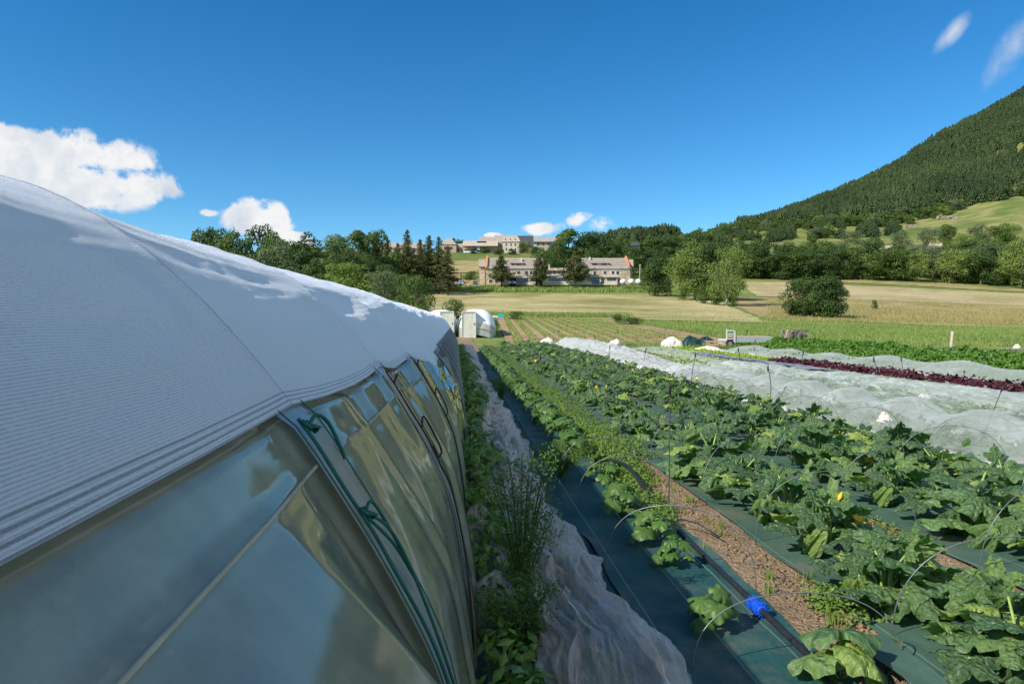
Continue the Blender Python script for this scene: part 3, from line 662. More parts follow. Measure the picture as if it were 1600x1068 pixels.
# ---------------------------------------------------------------- the two far tunnels
def far_tunnel(cx, y0, L, w, h, label, door, dside):
    t = empty('far_polytunnel', (cx, y0, float(T(cx, y0))), 0, label, 'polytunnel', 'small white tunnels beyond the long one')
    a = np.linspace(0, math.pi, 40); px = w/2*np.sign(np.cos(a))*np.abs(np.cos(a))**.8; pz = h*np.abs(np.sin(a))**.62
    ys = np.linspace(0, L, 90); A_, Yg = np.meshgrid(np.arange(40), ys, indexing='ij')
    sagy = .05*np.abs(np.sin(Yg*math.pi/1.6)); fr_ = .30 + .70*np.sqrt(np.clip(1-(1-np.clip(Yg/2.2, 0, 1))**2, 0, 1)); X = px[A_]*(1-sagy*.3)*(.5+.5*fr_); Z = pz[A_]*(1-sagy*.8)*fr_ + .03*fbm(X*2, Yg*2, 1)
    net = Z > h*.52
    V = np.stack([X, Yg, Z], -1).reshape(-1, 3); Fc = grid_faces(40, len(ys)); fz = V[:, 2][Fc].mean(1); edge = h*.34 + .22*vnoise(V[:, 1][Fc].mean(1)*1.3, 3.0)
    top = fz > edge
    link('roof_net', npmesh('roof_net', V, Fc[top], M['white_net_far']), t); link('side_film', npmesh('side_film', V, Fc[~top], M['film_far']), t)
    # front wall of film with frame
    n = 40; V = np.array([(px[i]*.65, -.01, pz[i]*.3) for i in range(n)] + [(0, -.01, h*.1)]); link('end_wall', npmesh('end_wall', V, np.array([(i, i+1, n) for i in range(n-1)]), M['film_far']), t)
    mb = MB(); mb.tube([(px[i]*.65, -.02, pz[i]*.3) for i in range(n)], .03, 6); link('end_bow', mb.mesh('end_bow', M['bow'], True), t)
    dw, dh = .95, 1.85
    dx = dside
    mb = MB(); mb.box((dx-dw/2, -.10, .02), (dx+dw/2, -.07, dh)); d = mb.build('door', M['film_far2'], t); q = MB(); q.box((dx-dw/2, -.045, .02), (dx-dw/2+.04, 1.5, dh-.02)); q.box((dx+dw/2-.04, -.045, .02), (dx+dw/2, 1.5, dh-.02)); q.box((dx-dw/2-.05, -.045, dh+.055), (dx+dw/2+.05, 1.8, dh+.085)); q.build('porch', M['film_far'], t)
    mb = MB()
    for a_, b_ in (((dx-dw/2-.05, -.14, 0), (dx-dw/2+.01, -.05, dh+.05)), ((dx+dw/2-.01, -.14, 0), (dx+dw/2+.05, -.05, dh+.05)), ((dx-dw/2+.01, -.14, dh-.01), (dx+dw/2-.01, -.05, dh+.05)), ((dx-dw/2+.01, -.13, 0), (dx+dw/2-.01, -.105, .05))): mb.box(a_, b_)
    mb.build('door_frame', M['postw'], t)
    mb = MB(); mb.box((dx+dw/2-.09, -.17, .95), (dx+dw/2-.06, -.105, 1.08)); mb.build('handle', M['black'], d)
    return t
M['white_net_far'] = plain('white_roof_net', (.80, .82, .84), .7, .05, 3, bump=.4, bscale=6)
def mat_ff(name, a, c):
    t = NT(name); n = t.noise(t.obj(), 2.5, 5, .6)
    d = t.bsdf(t.ramp(n, [(.3, sc(c, .8)), (.7, c)]), .3, t.bump(t.noise(t.map(t.obj(), (1, 1, .3)), 4, 3), .6, .05), .6); g = t.n('BsdfTransparent')
    return t.done(t.mixs(a, g.outputs[0], d))
M['film_far'] = mat_ff('milky_film', .8, (.52, .52, .48)); M['film_far2'] = mat_ff('milky_door_film', .95, (.76, .73, .62)); M['postw'] = plain('pale_frame_wood', (.62, .58, .50), .8, .1)
x1 = 2.2
far_tunnel(1.35+.25, 50, 10, 2.9, 2.15, 'small white polytunnel with a milky door standing right of its twin', 1, -.65)
far_tunnel(-1.15, 51, 9, 2.6, 2.1, 'small white polytunnel peeping over the end of the long one', 1, .5)
sheet('path', (.3, 36.2), (1.3, 36.2), (.1, 50), (1.1, 50), M['soil'], .03, 12, 40, polar=False)
# ---------------------------------------------------------------- ground fabrics
def fabric(name, x0, x1, y0, y1, mat, label, off, group='ground fabric strips between the rows', wav=.035):
    nx = max(10, int((x1-x0)/.045)); ny = int((y1-y0)/.09)
    a, b = np.meshgrid(np.linspace(0, 1, nx), np.linspace(y0, y1, ny), indexing='ij')
    ex = .03*fbm(b*.9, b*0+x0*3, 1, 3); X = x0 + a*(x1-x0) + ex*(np.abs(a-.5)*2)
    edge = np.clip((np.abs(a-.5)*2-.88)/.12, 0, 1)
    Z = T(X, b) + off + wav*.35*(fbm(X*2.2, b*1.6, 2, 3)+.9) + edge*np.clip(fbm(b*1.2, a*0+x0, 5, 2), 0, 1)*.03
    me = npmesh(name, np.stack([X, b, Z], -1).reshape(-1, 3), grid_faces(nx, ny), M[mat]); 
    if me.polygons[0].normal.z < 0: me.flip_normals()
    return tag(link(name, me), label, 'ground fabric', group)
fabric('ground_fabric', .02, 1.0, 1.4, 36, 'tarp_teal', 'dark ground fabric beneath the crumpled net beside the polytunnel', .005)
fabric('ground_fabric', 1.003, 1.86, 1.4, 40, 'tarp_teal', 'teal ground fabric half in shade under the black irrigation pipe', .008)
fabric('ground_fabric', 2.28, 3.32, 2.2, 40.5, 'tarp_green', 'green ground fabric under the first row of zucchini plants', .008)
fabric('ground_fabric', 3.52, 4.60, 2.2, 41, 'tarp_green', 'green ground fabric under the middle row of zucchini plants', .008)
fabric('ground_fabric', 4.74, 5.72, 3, 41.5, 'tarp_green', 'green ground fabric under the last row of zucchini plants before the white nets', .008)
fabric('fabric_offcut', 2.0, 2.17, 2.75, 3.32, 'tarp_green', 'loose scrap of green fabric lying on the bare soil at the bottom edge', .03, None, .12)
for o in COL.objects:
    if o.name == 'fabric_offcut': o['category'] = 'fabric scrap'
# ---------------------------------------------------------------- irrigation pipe
pp = empty('irrigation_pipe', (1.74, 2.6, 0), label='long black irrigation pipe with a blue coupling lying on the teal fabric', cat='pipe')
P = [(1.745+.02*math.sin(y*1.3)+.05*math.exp(-(y-8)**2/3), y, .045+.01*math.sin(y*2.1)+.12*math.exp(-((y-7.0)/.7)**2)) for y in np.arange(2.2, 34, .12)]
mb = MB(); mb.tube(P, .018, 12); me = mb.mesh('pipe_run', M['pipe'], True); me.transform(Matrix.Translation((-1.74, -2.6, 0))); link('pipe_run', me, pp)
mb = MB(); yc = 3.75
xc = 1.745+.02*math.sin(yc*1.3); zc = .045+.01*math.sin(yc*2.1)
mb.tube([(xc, yc+q, zc) for q in (-.07, -.065, -.02, -.018, .018, .02, .065, .07)], [.026, .032, .035, .026, .026, .035, .032, .026], 18)
for a in range(12):
    t = a*math.pi/6
    for yy in (-.045, .045): mb.box((xc+.038*math.cos(t)-.004, yc+yy-.02, zc+.038*math.sin(t)-.004), (xc+.038*math.cos(t)+.004, yc+yy+.02, zc+.038*math.sin(t)+.004))
me = mb.mesh('coupling', M['bluefit'], False); me.transform(Matrix.Translation((-1.74, -2.6, 0))); link('coupling', me, pp)
mb = MB(); mb.tube([(1.75, 5.35, .05), (1.80, 5.33, .10), (1.9, 5.2, .10), (2.0, 5.0, .05)], .006, 6); me = mb.mesh('drip_tube', M['pipe'], True); me.transform(Matrix.Translation((-1.74, -2.6, 0))); link('drip_tube', me, pp)
# ---------------------------------------------------------------- crumpled net beside the tunnel
def crumple():
    ys = np.concatenate([np.arange(1.9, 9, .022), np.arange(9, 35, .05)]); nv = 110
    cxs = np.interp(ys, [1.9, 3.1, 4.2, 5.5, 7, 9, 12, 16, 24, 35], [.62, .64, .60, .46, .50, .50, .56, .50, .52, .62])
    hw = np.interp(ys, [1.9, 3.1, 4.2, 5.5, 7, 9, 12, 16, 24, 35], [.30, .27, .26, .22, .27, .23, .24, .20, .26, .34]) * (1+.20*fbm(ys*1.3, ys*0, 1, 3))
    hh = np.interp(ys, [1.9, 3.1, 4.0, 5.5, 6.5, 7.2, 9, 12, 16, 24, 27, 35], [.22, .24, .20, .20, .34, .28, .32, .2, .25, .22, .42, .40]) * (1+.30*fbm(ys*1.7, ys*0+4, 1, 3))
    Yg, A_ = np.meshgrid(ys, np.linspace(0, math.pi, nv), indexing='ij'); C = cxs[:, None]; Wd = hw[:, None]; Hh = hh[:, None]
    far = np.clip((Yg-24)/3, 0, 1)
    w1 = .06*fbm(Yg*1.6, A_*1.3, 4, 2)
    k = ridged(A_*1.5 + w1*7, Yg*.5, 2, 2, .5)*.055 + ridged(A_*4.6+w1*9, Yg*.42, 8, 2, .5)*.050 + ridged(A_*10+w1*12, Yg*.8, 11, 2)*.016 + ridged(A_*1.2-Yg*1.6, Yg*1.9, 14, 2)*.012
    k = k*(1-.75*far)
    rad = 1 + k/Wd*.9
    X = C + Wd*np.cos(A_)*rad + .05*fbm(Yg*3, A_*2, 9, 3)*(1-far)
    Z = T(C+0*Yg, Yg) + .012 + Hh*np.sin(A_)**.75*(1 + k/Hh*.9) + np.abs(.018*fbm(Yg*3, A_*3, 5, 3))*np.sin(A_)
    VV = [np.stack([X, Yg, Z], -1).reshape(-1, 3)]; FF = [grid_faces(len(ys), nv)]; c = len(VV[0])
    # standing ruffles: gathered folds of the same cloth
    rg = np.random.default_rng(12); ds = np.arange(1.9, 26, .03)
    for q in range(16):
        y0 = 1.9 + 20*rg.random()**1.4 - .8; L_ = rg.uniform(.9, 3.0); m = (ds > y0) & (ds < y0+L_); yy = ds[m]
        if len(yy) < 12: continue
        a0 = rg.uniform(.95, 2.3); aa = a0 + .35*fbm(yy*1.1, yy*0+q, 2, 2); ii = np.clip(np.searchsorted(ys, yy), 0, len(ys)-1); jj = np.clip((aa/math.pi*(nv-1)).astype(int), 1, nv-2)
        base = np.stack([X[ii, jj], Yg[ii, jj], Z[ii, jj]], -1); env = np.sin(np.linspace(0, math.pi, len(yy)))**.5; hgt = (.05+.06*rg.random())*env*(1+.5*fbm(yy*4, yy*0, q, 2)); t_ = np.linspace(-.15, 1, 7)
        P = base[:, None] + np.stack([np.cos(aa), 0*aa, np.sin(aa)+.3], -1)[:, None]*(hgt[:, None]*t_)[..., None]; lat = .028*np.sin(yy*(18+6*rg.random())+q)*env
        P[..., 0] += (lat[:, None]*t_*-np.sin(aa)[:, None]); P[..., 1] += .02*np.cos(yy*15+q)[:, None]*t_
        VV.append(P.reshape(-1, 3)); FF.append(grid_faces(len(yy), 7)+c); c += len(yy)*7
    me = npmesh('crumpled_net', np.concatenate(VV), np.concatenate(FF), M['net_crumple'])
    tag(link('crumpled_net', me), 'long heap of crumpled pinkish white net beside the polytunnel', 'crop net')
crumple()
def netlump(x, y, r, h, seed, label, mat='net_crumple', cat='crop net', name='net_scrap', group=None, z=0):
    n, m = 70, 40; a, b = np.meshgrid(np.linspace(0, 2*math.pi, n), np.linspace(0, 1, m), indexing='ij')
    ca, sa = np.cos(a), np.sin(a)
    rr = r*np.sin(b*math.pi/2)*(1 + .22*fbm(ca*1.4+seed, sa*1.4, b*2, 3)); zz = h*np.cos(b*math.pi/2)**.8
    k = ridged(ca*2.2+seed*3, sa*2.2, b*2.4, 3)*.13*r
    X = (rr + k*np.sin(b*math.pi/2)*.5)*ca; Y = (rr+k*np.sin(b*math.pi/2)*.5)*sa; Z = zz*(1+.2*fbm(ca*2+seed, sa*2, b, 2)) + k*.35*np.cos(b*1.5)
    me = npmesh(name, np.stack([X, Y, np.maximum(Z, .0)], -1).reshape(-1, 3), grid_faces(n, m)[:, ::-1], M[mat])
    o = link(name, me); o.location = (x, y, float(T(x, y))+z); return tag(o, label, cat, group)
netlump(.16, 5.0, .13, .32, 1, 'small white net scrap caught among the pepper plants halfway along the film'); netlump(.22, 3.75, .15, .25, 2, 'net scrap draped over the pepper plants nearest the camera')
netlump(.13, 7.6, .13, .26, 3, 'bluish white net scrap between the tunnel bows and the crumpled net'); netlump(.30, 2.55, .24, .26, 4, 'folded net lying at the bottom edge beside the polytunnel foot')
# ---------------------------------------------------------------- net tunnels on the right
def hoop(x0, x1, y, h, r=.003, lean=0, tw=0):
    a = np.linspace(0, math.pi, 26); cx, hw = (x0+x1)/2, (x1-x0)/2
    X = cx + hw*np.sign(np.cos(a))*np.abs(np.cos(a))**.85; Z = h*np.abs(np.sin(a))**.8 - .04*(np.abs(np.sin(a)) < .01)
    Yv = y + lean*np.sin(a) + tw*np.cos(a)
    return np.stack([X, Yv, Z + T(X, Yv)], -1)
def draped(name, xa, xb, h, label, mat, ys, seed, rib=1.4, foldk=1.0, hoops=True, flat=.8, skirt=.25):
    nv = 90; Yg, B = np.meshgrid(ys, np.linspace(-1, 1, nv), indexing='ij')
    Xa = np.interp(ys, [p[0] for p in xa], [p[1] for p in xa])[:, None]; Xb = np.interp(ys, [p[0] for p in xb], [p[1] for p in xb])[:, None]; H = np.interp(ys, [p[0] for p in h], [p[1] for p in h])[:, None]
    ph = ((Yg-ys[0])/rib) % 1.0; sag = (1 - np.abs(ph*2-1)); sag = np.sin(sag*math.pi/2)
    body = np.clip(1-np.abs(B)**2.6*1.0, 0, 1)**flat
    cx = (Xa+Xb)/2; hw = (Xb-Xa)/2
    X = cx + hw*B*(1+skirt*np.clip(np.abs(B)-.8, 0, 1)) + .05*fbm(Yg*1.1, B, seed, 3)*np.abs(B)
    f = ridged(Yg*.75+B*1.3, B*3.0-Yg*.5, seed, 3, .5)
    f2 = ridged(Yg*1.8-B*2.2, B*1.6, seed+3, 2, .5)
    drop = (.52*sag if hoops else 0)
    Z = T(X, Yg) + .02 + H*body*(1 - drop*(.55+.45*np.abs(B)) ) + foldk*(.030*f + .018*f2)*np.clip(body+.12, 0, 1) + .02*np.abs(fbm(Yg*3, B*6, seed, 3))*(1-body)
    me = npmesh(name, np.stack([X, Yg, Z], -1).reshape(-1, 3), grid_faces(len(ys), nv)[:, ::-1], M[mat])
    return me
ysA = np.arange(5.2, 19.6, .05)
tA = empty('net_tunnel', (6.5, 5.2, 0), label='low see-through net tunnel on wire hoops along the last zucchini row', cat='net tunnel')
meA = draped('net_cover', [(5, 5.95), (12, 5.9), (20, 5.95)], [(5, 7.5), (12, 7.35), (20, 7.2)], [(5, .54), (12, .54), (18, .52), (20, .40)], '', 'net', ysA, 1, 1.45, .35)
meA.transform(Matrix.Translation((-6.5, -5.2, 0))); link('net_cover', meA, tA)
for k in range(11):
    mb = MB(); P = hoop(5.9, 7.25, 5.2+1.45*k-.0, .50 if k else .5); P[:, 2] -= .002; mb.tube(P - np.array([6.5, 5.2, 0]), .004, 6); link('hoop', mb.mesh('hoop', M['wire'], True), tA)
def skirt(name, x0, x1, y0, y1, label, mat='fleece_net', seed=5, zz=.035):
    ys = np.arange(y0, y1, .06); Yg, B = np.meshgrid(ys, np.linspace(0, 1, 26), indexing='ij')
    X = x0 + (x1-x0)*B + .06*fbm(Yg*1.3, B*0, seed, 3); Z = T(X, Yg) + zz + .035*ridged(Yg*.9, B*2.2+Yg*.3, seed, 3) + .02
    me = npmesh(name, np.stack([X, Yg, Z], -1).reshape(-1, 3), grid_faces(len(ys), 26)[:, ::-1], M[mat]); return tag(link(name, me), label, 'fleece sheet')
skirt('fleece_sheet', 5.48, 6.1, 4.6, 22, 'white fleece edge lying flat on the ground in front of the hooped net')
skirt('fleece_sheet', 5.9, 6.4, 19, 28, 'white fleece edge on the ground near the collapsed far net', seed=8)
tB = draped('loose_net', [(6, 7.3), (20, 7.4)], [(6, 10.0), (12, 9.9), (20, 9.4)], [(6, .46), (12, .42), (20, .34)], '', 'net_low', np.arange(6, 20.6, .05), 12, 1.6, 2.1, False, .55)
tag(link('loose_net', tB), 'wide loosely draped net with many wrinkles behind the hooped net tunnel', 'crop net')
tD = draped('far_net', [(19.5, 6.3), (25, 6.2), (34, 6.1), (42, 6.0)], [(19.5, 7.4), (25, 8.0), (34, 8.0), (42, 7.6)], [(19.5, .22), (23, .20), (26, .30), (30, .5), (36, .60), (41, .50), (42.5, .1)], '', 'far_net', np.arange(19.5, 42.5, .07), 22, 1.6, 1.6, False, .6)
tag(link('far_net', tD), 'far white net heap over the bed beyond the hooped tunnel', 'crop net')
tE = draped('lettuce_net', [(9, 10.1), (38, 10.0)], [(9, 12.2), (38, 12.1)], [(9, .13), (38, .16)], '', 'net_low', np.arange(9, 38, .09), 33, 1.6, .5, False, .5)
tE.materials[0] = mat_net('thin_lettuce_net', .18, (.78, .84, .80), .7, None, 3, None, 1.0, .2); tag(link('lettuce_net', tE), 'thin flat net over the pale lettuce bed', 'crop net')
tC = draped('net_tunnel', [(12, 14.0), (30, 14.1), (38, 14.3)], [(12, 15.9), (30, 16.0), (38, 15.8)], [(12, .50), (22, .46), (28, .34), (32, .40), (35, .38), (37, .05)], '', 'net', np.arange(12, 37, .08), 44, 3.6, .22, True, .6)
tag(link('net_tunnel', tC), 'long pale net tunnel in front of the leafy hedge', 'net tunnel')
skirt('fleece_sheet', 13.65, 14.2, 14, 36, 'white fleece strip on the ground between red lettuces and the back net tunnel', seed=15)
for a in ((10.9, 11.6, 19.5, 31, 'dark grey mulch film strip beside the pale lettuce bed'), (9.85, 10.3, 13, 19, 'crinkled grey mulch film in front of the pale lettuces')):
    o = skirt('mulch_film', a[0]-.15, a[1]-.15, a[2], a[3], a[4], 'mulch', seed=a[0], zz=.16 if a[0] > 10.5 else .04); o['category'] = 'mulch film'
# ---------------------------------------------------------------- plants
def rotm(rx, ry, rz):
    return np.array((Matrix.Rotation(rz, 3, 'Z') @ Matrix.Rotation(ry, 3, 'Y') @ Matrix.Rotation(rx, 3, 'X')))
def zleaf(size, r, droop=0., nth=44, nr=6, lobes=1.0, seed=0, serr=1.0):
    """lobed leaf, petiole joins at origin, tip towards +x. returns V, F, uv"""
    th = np.linspace(-math.pi, math.pi, nth+1)[:-1] + 0.0; a = th[None, :]; q = np.linspace(.06, 1, nr)[:, None]
    L = .50 + .50*np.abs(np.cos(2.5*a))**1.1*lobes - .0*a                      # 7 lobes
    notch = np.exp(-((np.abs(a)-math.pi)/.28)**2)
    rad = L*(1+.10*np.cos(a))*(1-.72*notch)*(1 + .075*serr*np.sin(a*19+seed)) 
    rad = 1 + (rad-1)*(q**.5)
    rad = rad*(1-.55*notch)
    X = q*rad*np.cos(a); Y = q*rad*np.sin(a)
    wave = .085*np.sin(9*a+seed)*q**2 + .05*fbm(X*6+seed, Y*6, 5, 2)*q + .06*np.cos(3*a+seed*2)*q**2 + .06*fbm(X*2.2+seed, Y*2.2, 3, 3)*q
    valley = -.09*np.abs(np.cos(2.5*a))*q
    cup = .10*(1-q)*q*2
    Z = (wave + valley + cup - (.10+.25*droop)*q**2*(1 + .6*np.abs(np.sin(2.5*a))*droop))
    if droop > .5:
        sh = 1-.62*(droop-.3)*q; X, Y = X*sh, Y*sh; Z = Z - (droop)*.9*q**1.5 + .10*np.cos(7*a)*q*droop
    V = np.stack([X, Y, Z], -1).reshape(-1, 3)*size/1.7; uv = np.stack([q*rad*np.cos(a), q*rad*np.sin(a)], -1).reshape(-1, 2)
    V = np.concatenate([V, [[0, 0, 0]]]); uv = np.concatenate([uv, [[0, 0]]]); n = nth
    Fq = []
    i = np.arange(nr-1)[:, None]*n; j = np.arange(n)[None]; jn = (j+1) % n
    Fq = np.stack([i+j, i+n+j, i+n+jn, i+jn], -1).reshape(-1, 4)
    keep = (jn != 0)*np.ones_like(i)                     # leave the notch open
    Fq = Fq[keep.astype(bool).reshape(-1)]
    Ft = np.stack([np.full(n-1, len(V)-1), np.arange(n-1), np.arange(1, n)], -1)
    return V, Fq, Ft, uv
def plant_zuc(seed, nleaf=15, size=.33, high=True, spread=.37, height=.40):
    r = random.Random(seed); Vs = []; Q = []; Tt = []; U = []; rn = []; n = 0; stem = MB()
    nth, nr = (80, 8) if high else (30, 4)
    for i in range(nleaf):
        az = i*2.399 + r.uniform(-.3, .3); f = (i+.5)/nleaf; rad = spread*(1-.75*f)*r.uniform(.75, 1.15); hh = height*(.45+.6*f)*r.uniform(.75, 1.15)
        dr = r.choice([0, .1, .15, .2, .3, .5, .9]) if i > 2 else r.uniform(.1, .4); sz = size*r.uniform(.72, 1.1)*(1-.35*max(0, f-.7)/.3)
        V, q, t, u = zleaf(sz, r, dr, nth, nr, r.uniform(.8, 1.3), r.uniform(0, 9))
        tilt = r.uniform(-.2, .6)*(1.2-f) + r.uniform(-.45, .35)
        if f > .9: tilt = r.uniform(-1.2, -.4)
        Mx = rotm(r.uniform(-.5, .5), tilt, az + r.uniform(-.3, .3)); p = np.array([rad*math.cos(az), rad*math.sin(az), hh])
        Vs.append(V @ Mx.T + p); Q.append(q+n); Tt.append(t+n); U.append(u); rn.append(np.full(len(V), r.random()*.85 if r.random() > .09 else r.uniform(.9, 1))); n += len(V)
        b = np.array([.03*math.cos(az), .03*math.sin(az), .02]); m = b*.35+p*.65 + np.array([0, 0, -.02]) + np.array([-.05*math.cos(az), -.05*math.sin(az), .03])
        stem.tube(spline([b, (b+m)/2+[0, 0, .03], m, p], 3 if high else 2), np.linspace(.013, .007, 3*(3 if high else 2)+1), 6 if high else 4)
    V = np.concatenate(Vs); uv = np.concatenate(U)
    me = npmesh('leaves', V, [np.concatenate(Q), np.concatenate(Tt)], M['zuc'], attrs={'rnd': np.concatenate(rn)}, uv=uv)
    return me, stem.mesh('stems', M['stem'], True)
def flower_mesh(seed, closed=True):
    r = random.Random(seed); V = []; Fc = []; nth = 10
    for k, (rr, z) in enumerate([(.006, 0), (.014, .015), (.020 if closed else .03, .035), (.016 if closed else .05, .055), (.005 if closed else .06, .085 if closed else .06)]):
        for j in range(nth):
            a = j*2*math.pi/nth; q = rr*(1 + (.25 if j % 2 else -.15)*(k > 1)); V.append((q*math.cos(a), q*math.sin(a), z+(.012 if j % 2 and k == 4 else 0)))
    for k in range(4):
        for j in range(nth): Fc.append((k*nth+j, k*nth+(j+1) % nth, (k+1)*nth+(j+1) % nth, (k+1)*nth+j))
    me = bpy.data.meshes.new('flower'); me.from_pydata(V, [], Fc); me.materials.append(M['flower']); me.polygons.foreach_set('use_smooth', [True]*len(Fc)); return me
ZP = [plant_zuc(100+i, 14 + (i % 3)*2) for i in range(6)]; ZPL = [plant_zuc(200+i, 26, .23, high=False, spread=.36) for i in range(5)]; FL = [flower_mesh(1), flower_mesh(2, False)]
ROWS = [(2.80, 3.25, 'nearest the teal fabric', 40.5), (4.06, 3.6, 'of the middle bed', 41), (5.06, 4.4, 'along the white net tunnel', 41)]
zi = 0
for xr, ys0, lab, yend in ROWS:
    y = ys0; first = True; nth_ = 1
    while y < yend:
        r = random.Random(zi*7+1); near = y < 11
        lm, sm = (ZP if near else ZPL)[r.randrange(6 if near else 5)]
        px = xr + r.uniform(-.14, .14); rz = r.uniform(0, 6.28); s = r.uniform(.85, 1.15)
        t = empty('zucchini_plant', (px, y, float(T(px, y))+.01), rz); t.scale = (s*1.02, s*1.02, s*r.uniform(.85, 1.05))
        if 8 < y <= 28: t.scale = (s*.90, s*.90, s*.95)
        if y > 28: t.scale = (s*1.15, s*1.15, s*.95)
        link('leaves', lm, t)
        if y < 22: link('stems', sm, t)
        where = 'big mottled zucchini plant at the front of the row' if first else ('%s mottled zucchini plant from the camera in the row' % ('second', 'third', 'fourth', 'fifth', 'sixth')[nth_-2] if y < 6.2 and nth_ < 7 else ('zucchini plant well down the row' if y < 18 else 'zucchini plant near the far end of the row'))
        tag(t, '%s %s' % (where, lab), 'zucchini plant', 'zucchini plants ' + lab)
        if y < 26 and r.random() < .15:
            for _ in range(r.choice([1, 1, 2])):
                a = r.uniform(0, 6.28); q = r.uniform(.05, .3); fo = link('flower', FL[r.randrange(2)], t); fo.location = (q*math.cos(a), q*math.sin(a), r.uniform(.22, .42)); fo.rotation_euler = (r.uniform(-.9, .9), r.uniform(-.9, .9), 0); fo.scale = (.8,)*3
        first = False; zi += 1; nth_ += 1
        y += r.uniform(.50, .68) if y > 12 else r.uniform(.62, .86)
for x, y, lab in ((2.62, 2.95, 'zucchini plant spreading its leaves over the corner at the bottom right edge'), (2.50, 3.75, 'zucchini plant reaching left over the edge of the green fabric near the bare soil')):
    t = empty('zucchini_plant', (x, y, .01), x*9, lab, 'zucchini plant', 'zucchini plants nearest the teal fabric'); t.scale = (.85, .85, .8); link('leaves', ZP[int(x*10) % 6][0], t); link('stems', ZP[int(x*10) % 6][1], t)
# big pale-veined leaf at the bottom edge, young plants on the teal fabric
def plant_round(seed, n=8, size=.2, h=.22, sp=.15, mat='youngleaf'):
    r = random.Random(seed); Vs = []; Q = []; Tt = []; U = []; rn = []; c = 0; stem = MB()
    for i in range(n):
        az = i*2.4 + r.uniform(-.4, .4); f = (i+.5)/n; V, q, t, u = zleaf(size*r.uniform(.7, 1.1), r, r.uniform(0, .35), 36, 5, .45, r.uniform(0, 9), .6)
        p = np.array([sp*(1.1-f*.8)*math.cos(az), sp*(1.1-f*.8)*math.sin(az), h*(.35+.75*f)*r.uniform(.8, 1.1)])
        Vs.append(V @ rotm(r.uniform(-.3, .3), r.uniform(.1, .7), az).T + p); Q.append(q+c); Tt.append(t+c); U.append(u); rn.append(np.full(len(V), r.uniform(.35, .92))); c += len(V)
        stem.tube([(0, 0, 0), tuple(p*.6+np.array([0, 0, .01])), tuple(p)], [.005, .004, .003], 5)
    return npmesh('leaves', np.concatenate(Vs), [np.concatenate(Q), np.concatenate(Tt)], M[mat], attrs={'rnd': np.concatenate(rn)}, uv=np.concatenate(U)), stem.mesh('stems', M['stem'], True)
YP = [plant_round(i, 8 + i % 3) for i in range(4)]
yl = {0: 'young leafy squash plant half in sun beside the blue pipe coupling', 1: 'small young squash plant in shade just past the leafy one', 2: 'young squash plant with its top leaf in the sun near the pipe', 3: 'young broad-leaved squash plant on the teal fabric where the pipe humps'}
ypos = [(1.40, 3.58, .92, 0), (1.50, 4.55, .8, 1), (1.50, 5.05, 1.0, 2), (1.42, 5.75, 1.15, 3), (1.52, 7.0, 1.1, 0), (1.45, 8.3, 1.5, 1), (1.5, 9.4, 1.5, 2)] + [(1.5+random.uniform(-.1, .1), 10.3+.62*k, 1.35, k % 4) for k in range(44)]
for i, (x, y, s, k) in enumerate(ypos):
    t = empty('young_squash_plant', (x, y, .015+float(T(x, y))), random.uniform(0, 6)); t.scale = (s, s, s); link('leaves', YP[k][0], t); link('stems', YP[k][1], t)
    tag(t, yl.get(i, 'young squash plant in the shaded row on teal fabric'), 'squash plant', 'young squash plants on the teal fabric')
bl, bs = plant_round(91, 4, .42, .22, .12, 'zuc')
t = empty('squash_plant', (1.80, 3.02, .0), .4); t.scale = (1.05, 1.05, 1.0); link('leaves', bl, t); link('stems', bs, t)
tag(t, 'squash plant with big white-veined leaves at the bottom edge beside the end of the pipe', 'squash plant')
# leafy clumps from small leaves -----------------------------------------
def leafcloud(P, N, size, rg, fold=.25, asp=.55, droop=None):
    """one folded leaf (two quads) at every point P with normal N. size array"""
    n = len(P); N = N/np.linalg.norm(N, axis=1)[:, None]
    rv = rg.normal(size=(n, 3)); A_ = np.cross(N, rv); A_ /= np.linalg.norm(A_, axis=1)[:, None]+1e-9; B = np.cross(N, A_)
    s = np.broadcast_to(size, (n,))[:, None]
    tip = P + A_*s - N*s*.25; base = P - A_*s*.0; mid = P + A_*s*.5 + N*s*.02
    l = mid + B*s*asp*.5 - N*s*fold*.4; r = mid - B*s*asp*.5 - N*s*fold*.4
    V = np.stack([base, l, tip, r, mid + N*s*.06], 1).reshape(-1, 3); k = np.arange(n)[:, None]*5
    Fc = np.concatenate([k+[[0, 4, 1]], k+[[1, 4, 2]], k+[[0, 3, 4]], k+[[3, 2, 4]]]) if False else np.stack([k+[[0, 4, 2, 1]], k+[[0, 3, 2, 4]]], 1).reshape(-1, 4)
    return V, Fc, n
def cloudmesh(name, P, N, size, mat, rg, rnd=None, **kw):
    V, Fc, n = leafcloud(P, N, size, rg, **kw); rnd = rg.random(n) if rnd is None else rnd
    return npmesh(name, V, Fc, M[mat], smooth=False, attrs={'rnd': np.repeat(rnd, 2)})
def bushpts(rg, n, r, h):
    a = rg.uniform(0, 6.283, n); z = rg.random(n)**.7; q = np.sqrt(rg.random(n))*r*(.5+.7*np.sin(z*math.pi*.85+.3))
    P = np.stack([q*np.cos(a), q*np.sin(a), z*h], -1); N = np.stack([np.cos(a)*.6, np.sin(a)*.6, .7+0*a], -1) + rg.normal(size=(n, 3))*.35
    return P, N
PEP = []
for i in range(4):
    rg = np.random.default_rng(30+i); P, N = bushpts(rg, 110, .19, .42); PEP.append(cloudmesh('leaves', P, N, rg.uniform(.06, .11, 110), 'pepper', rg))
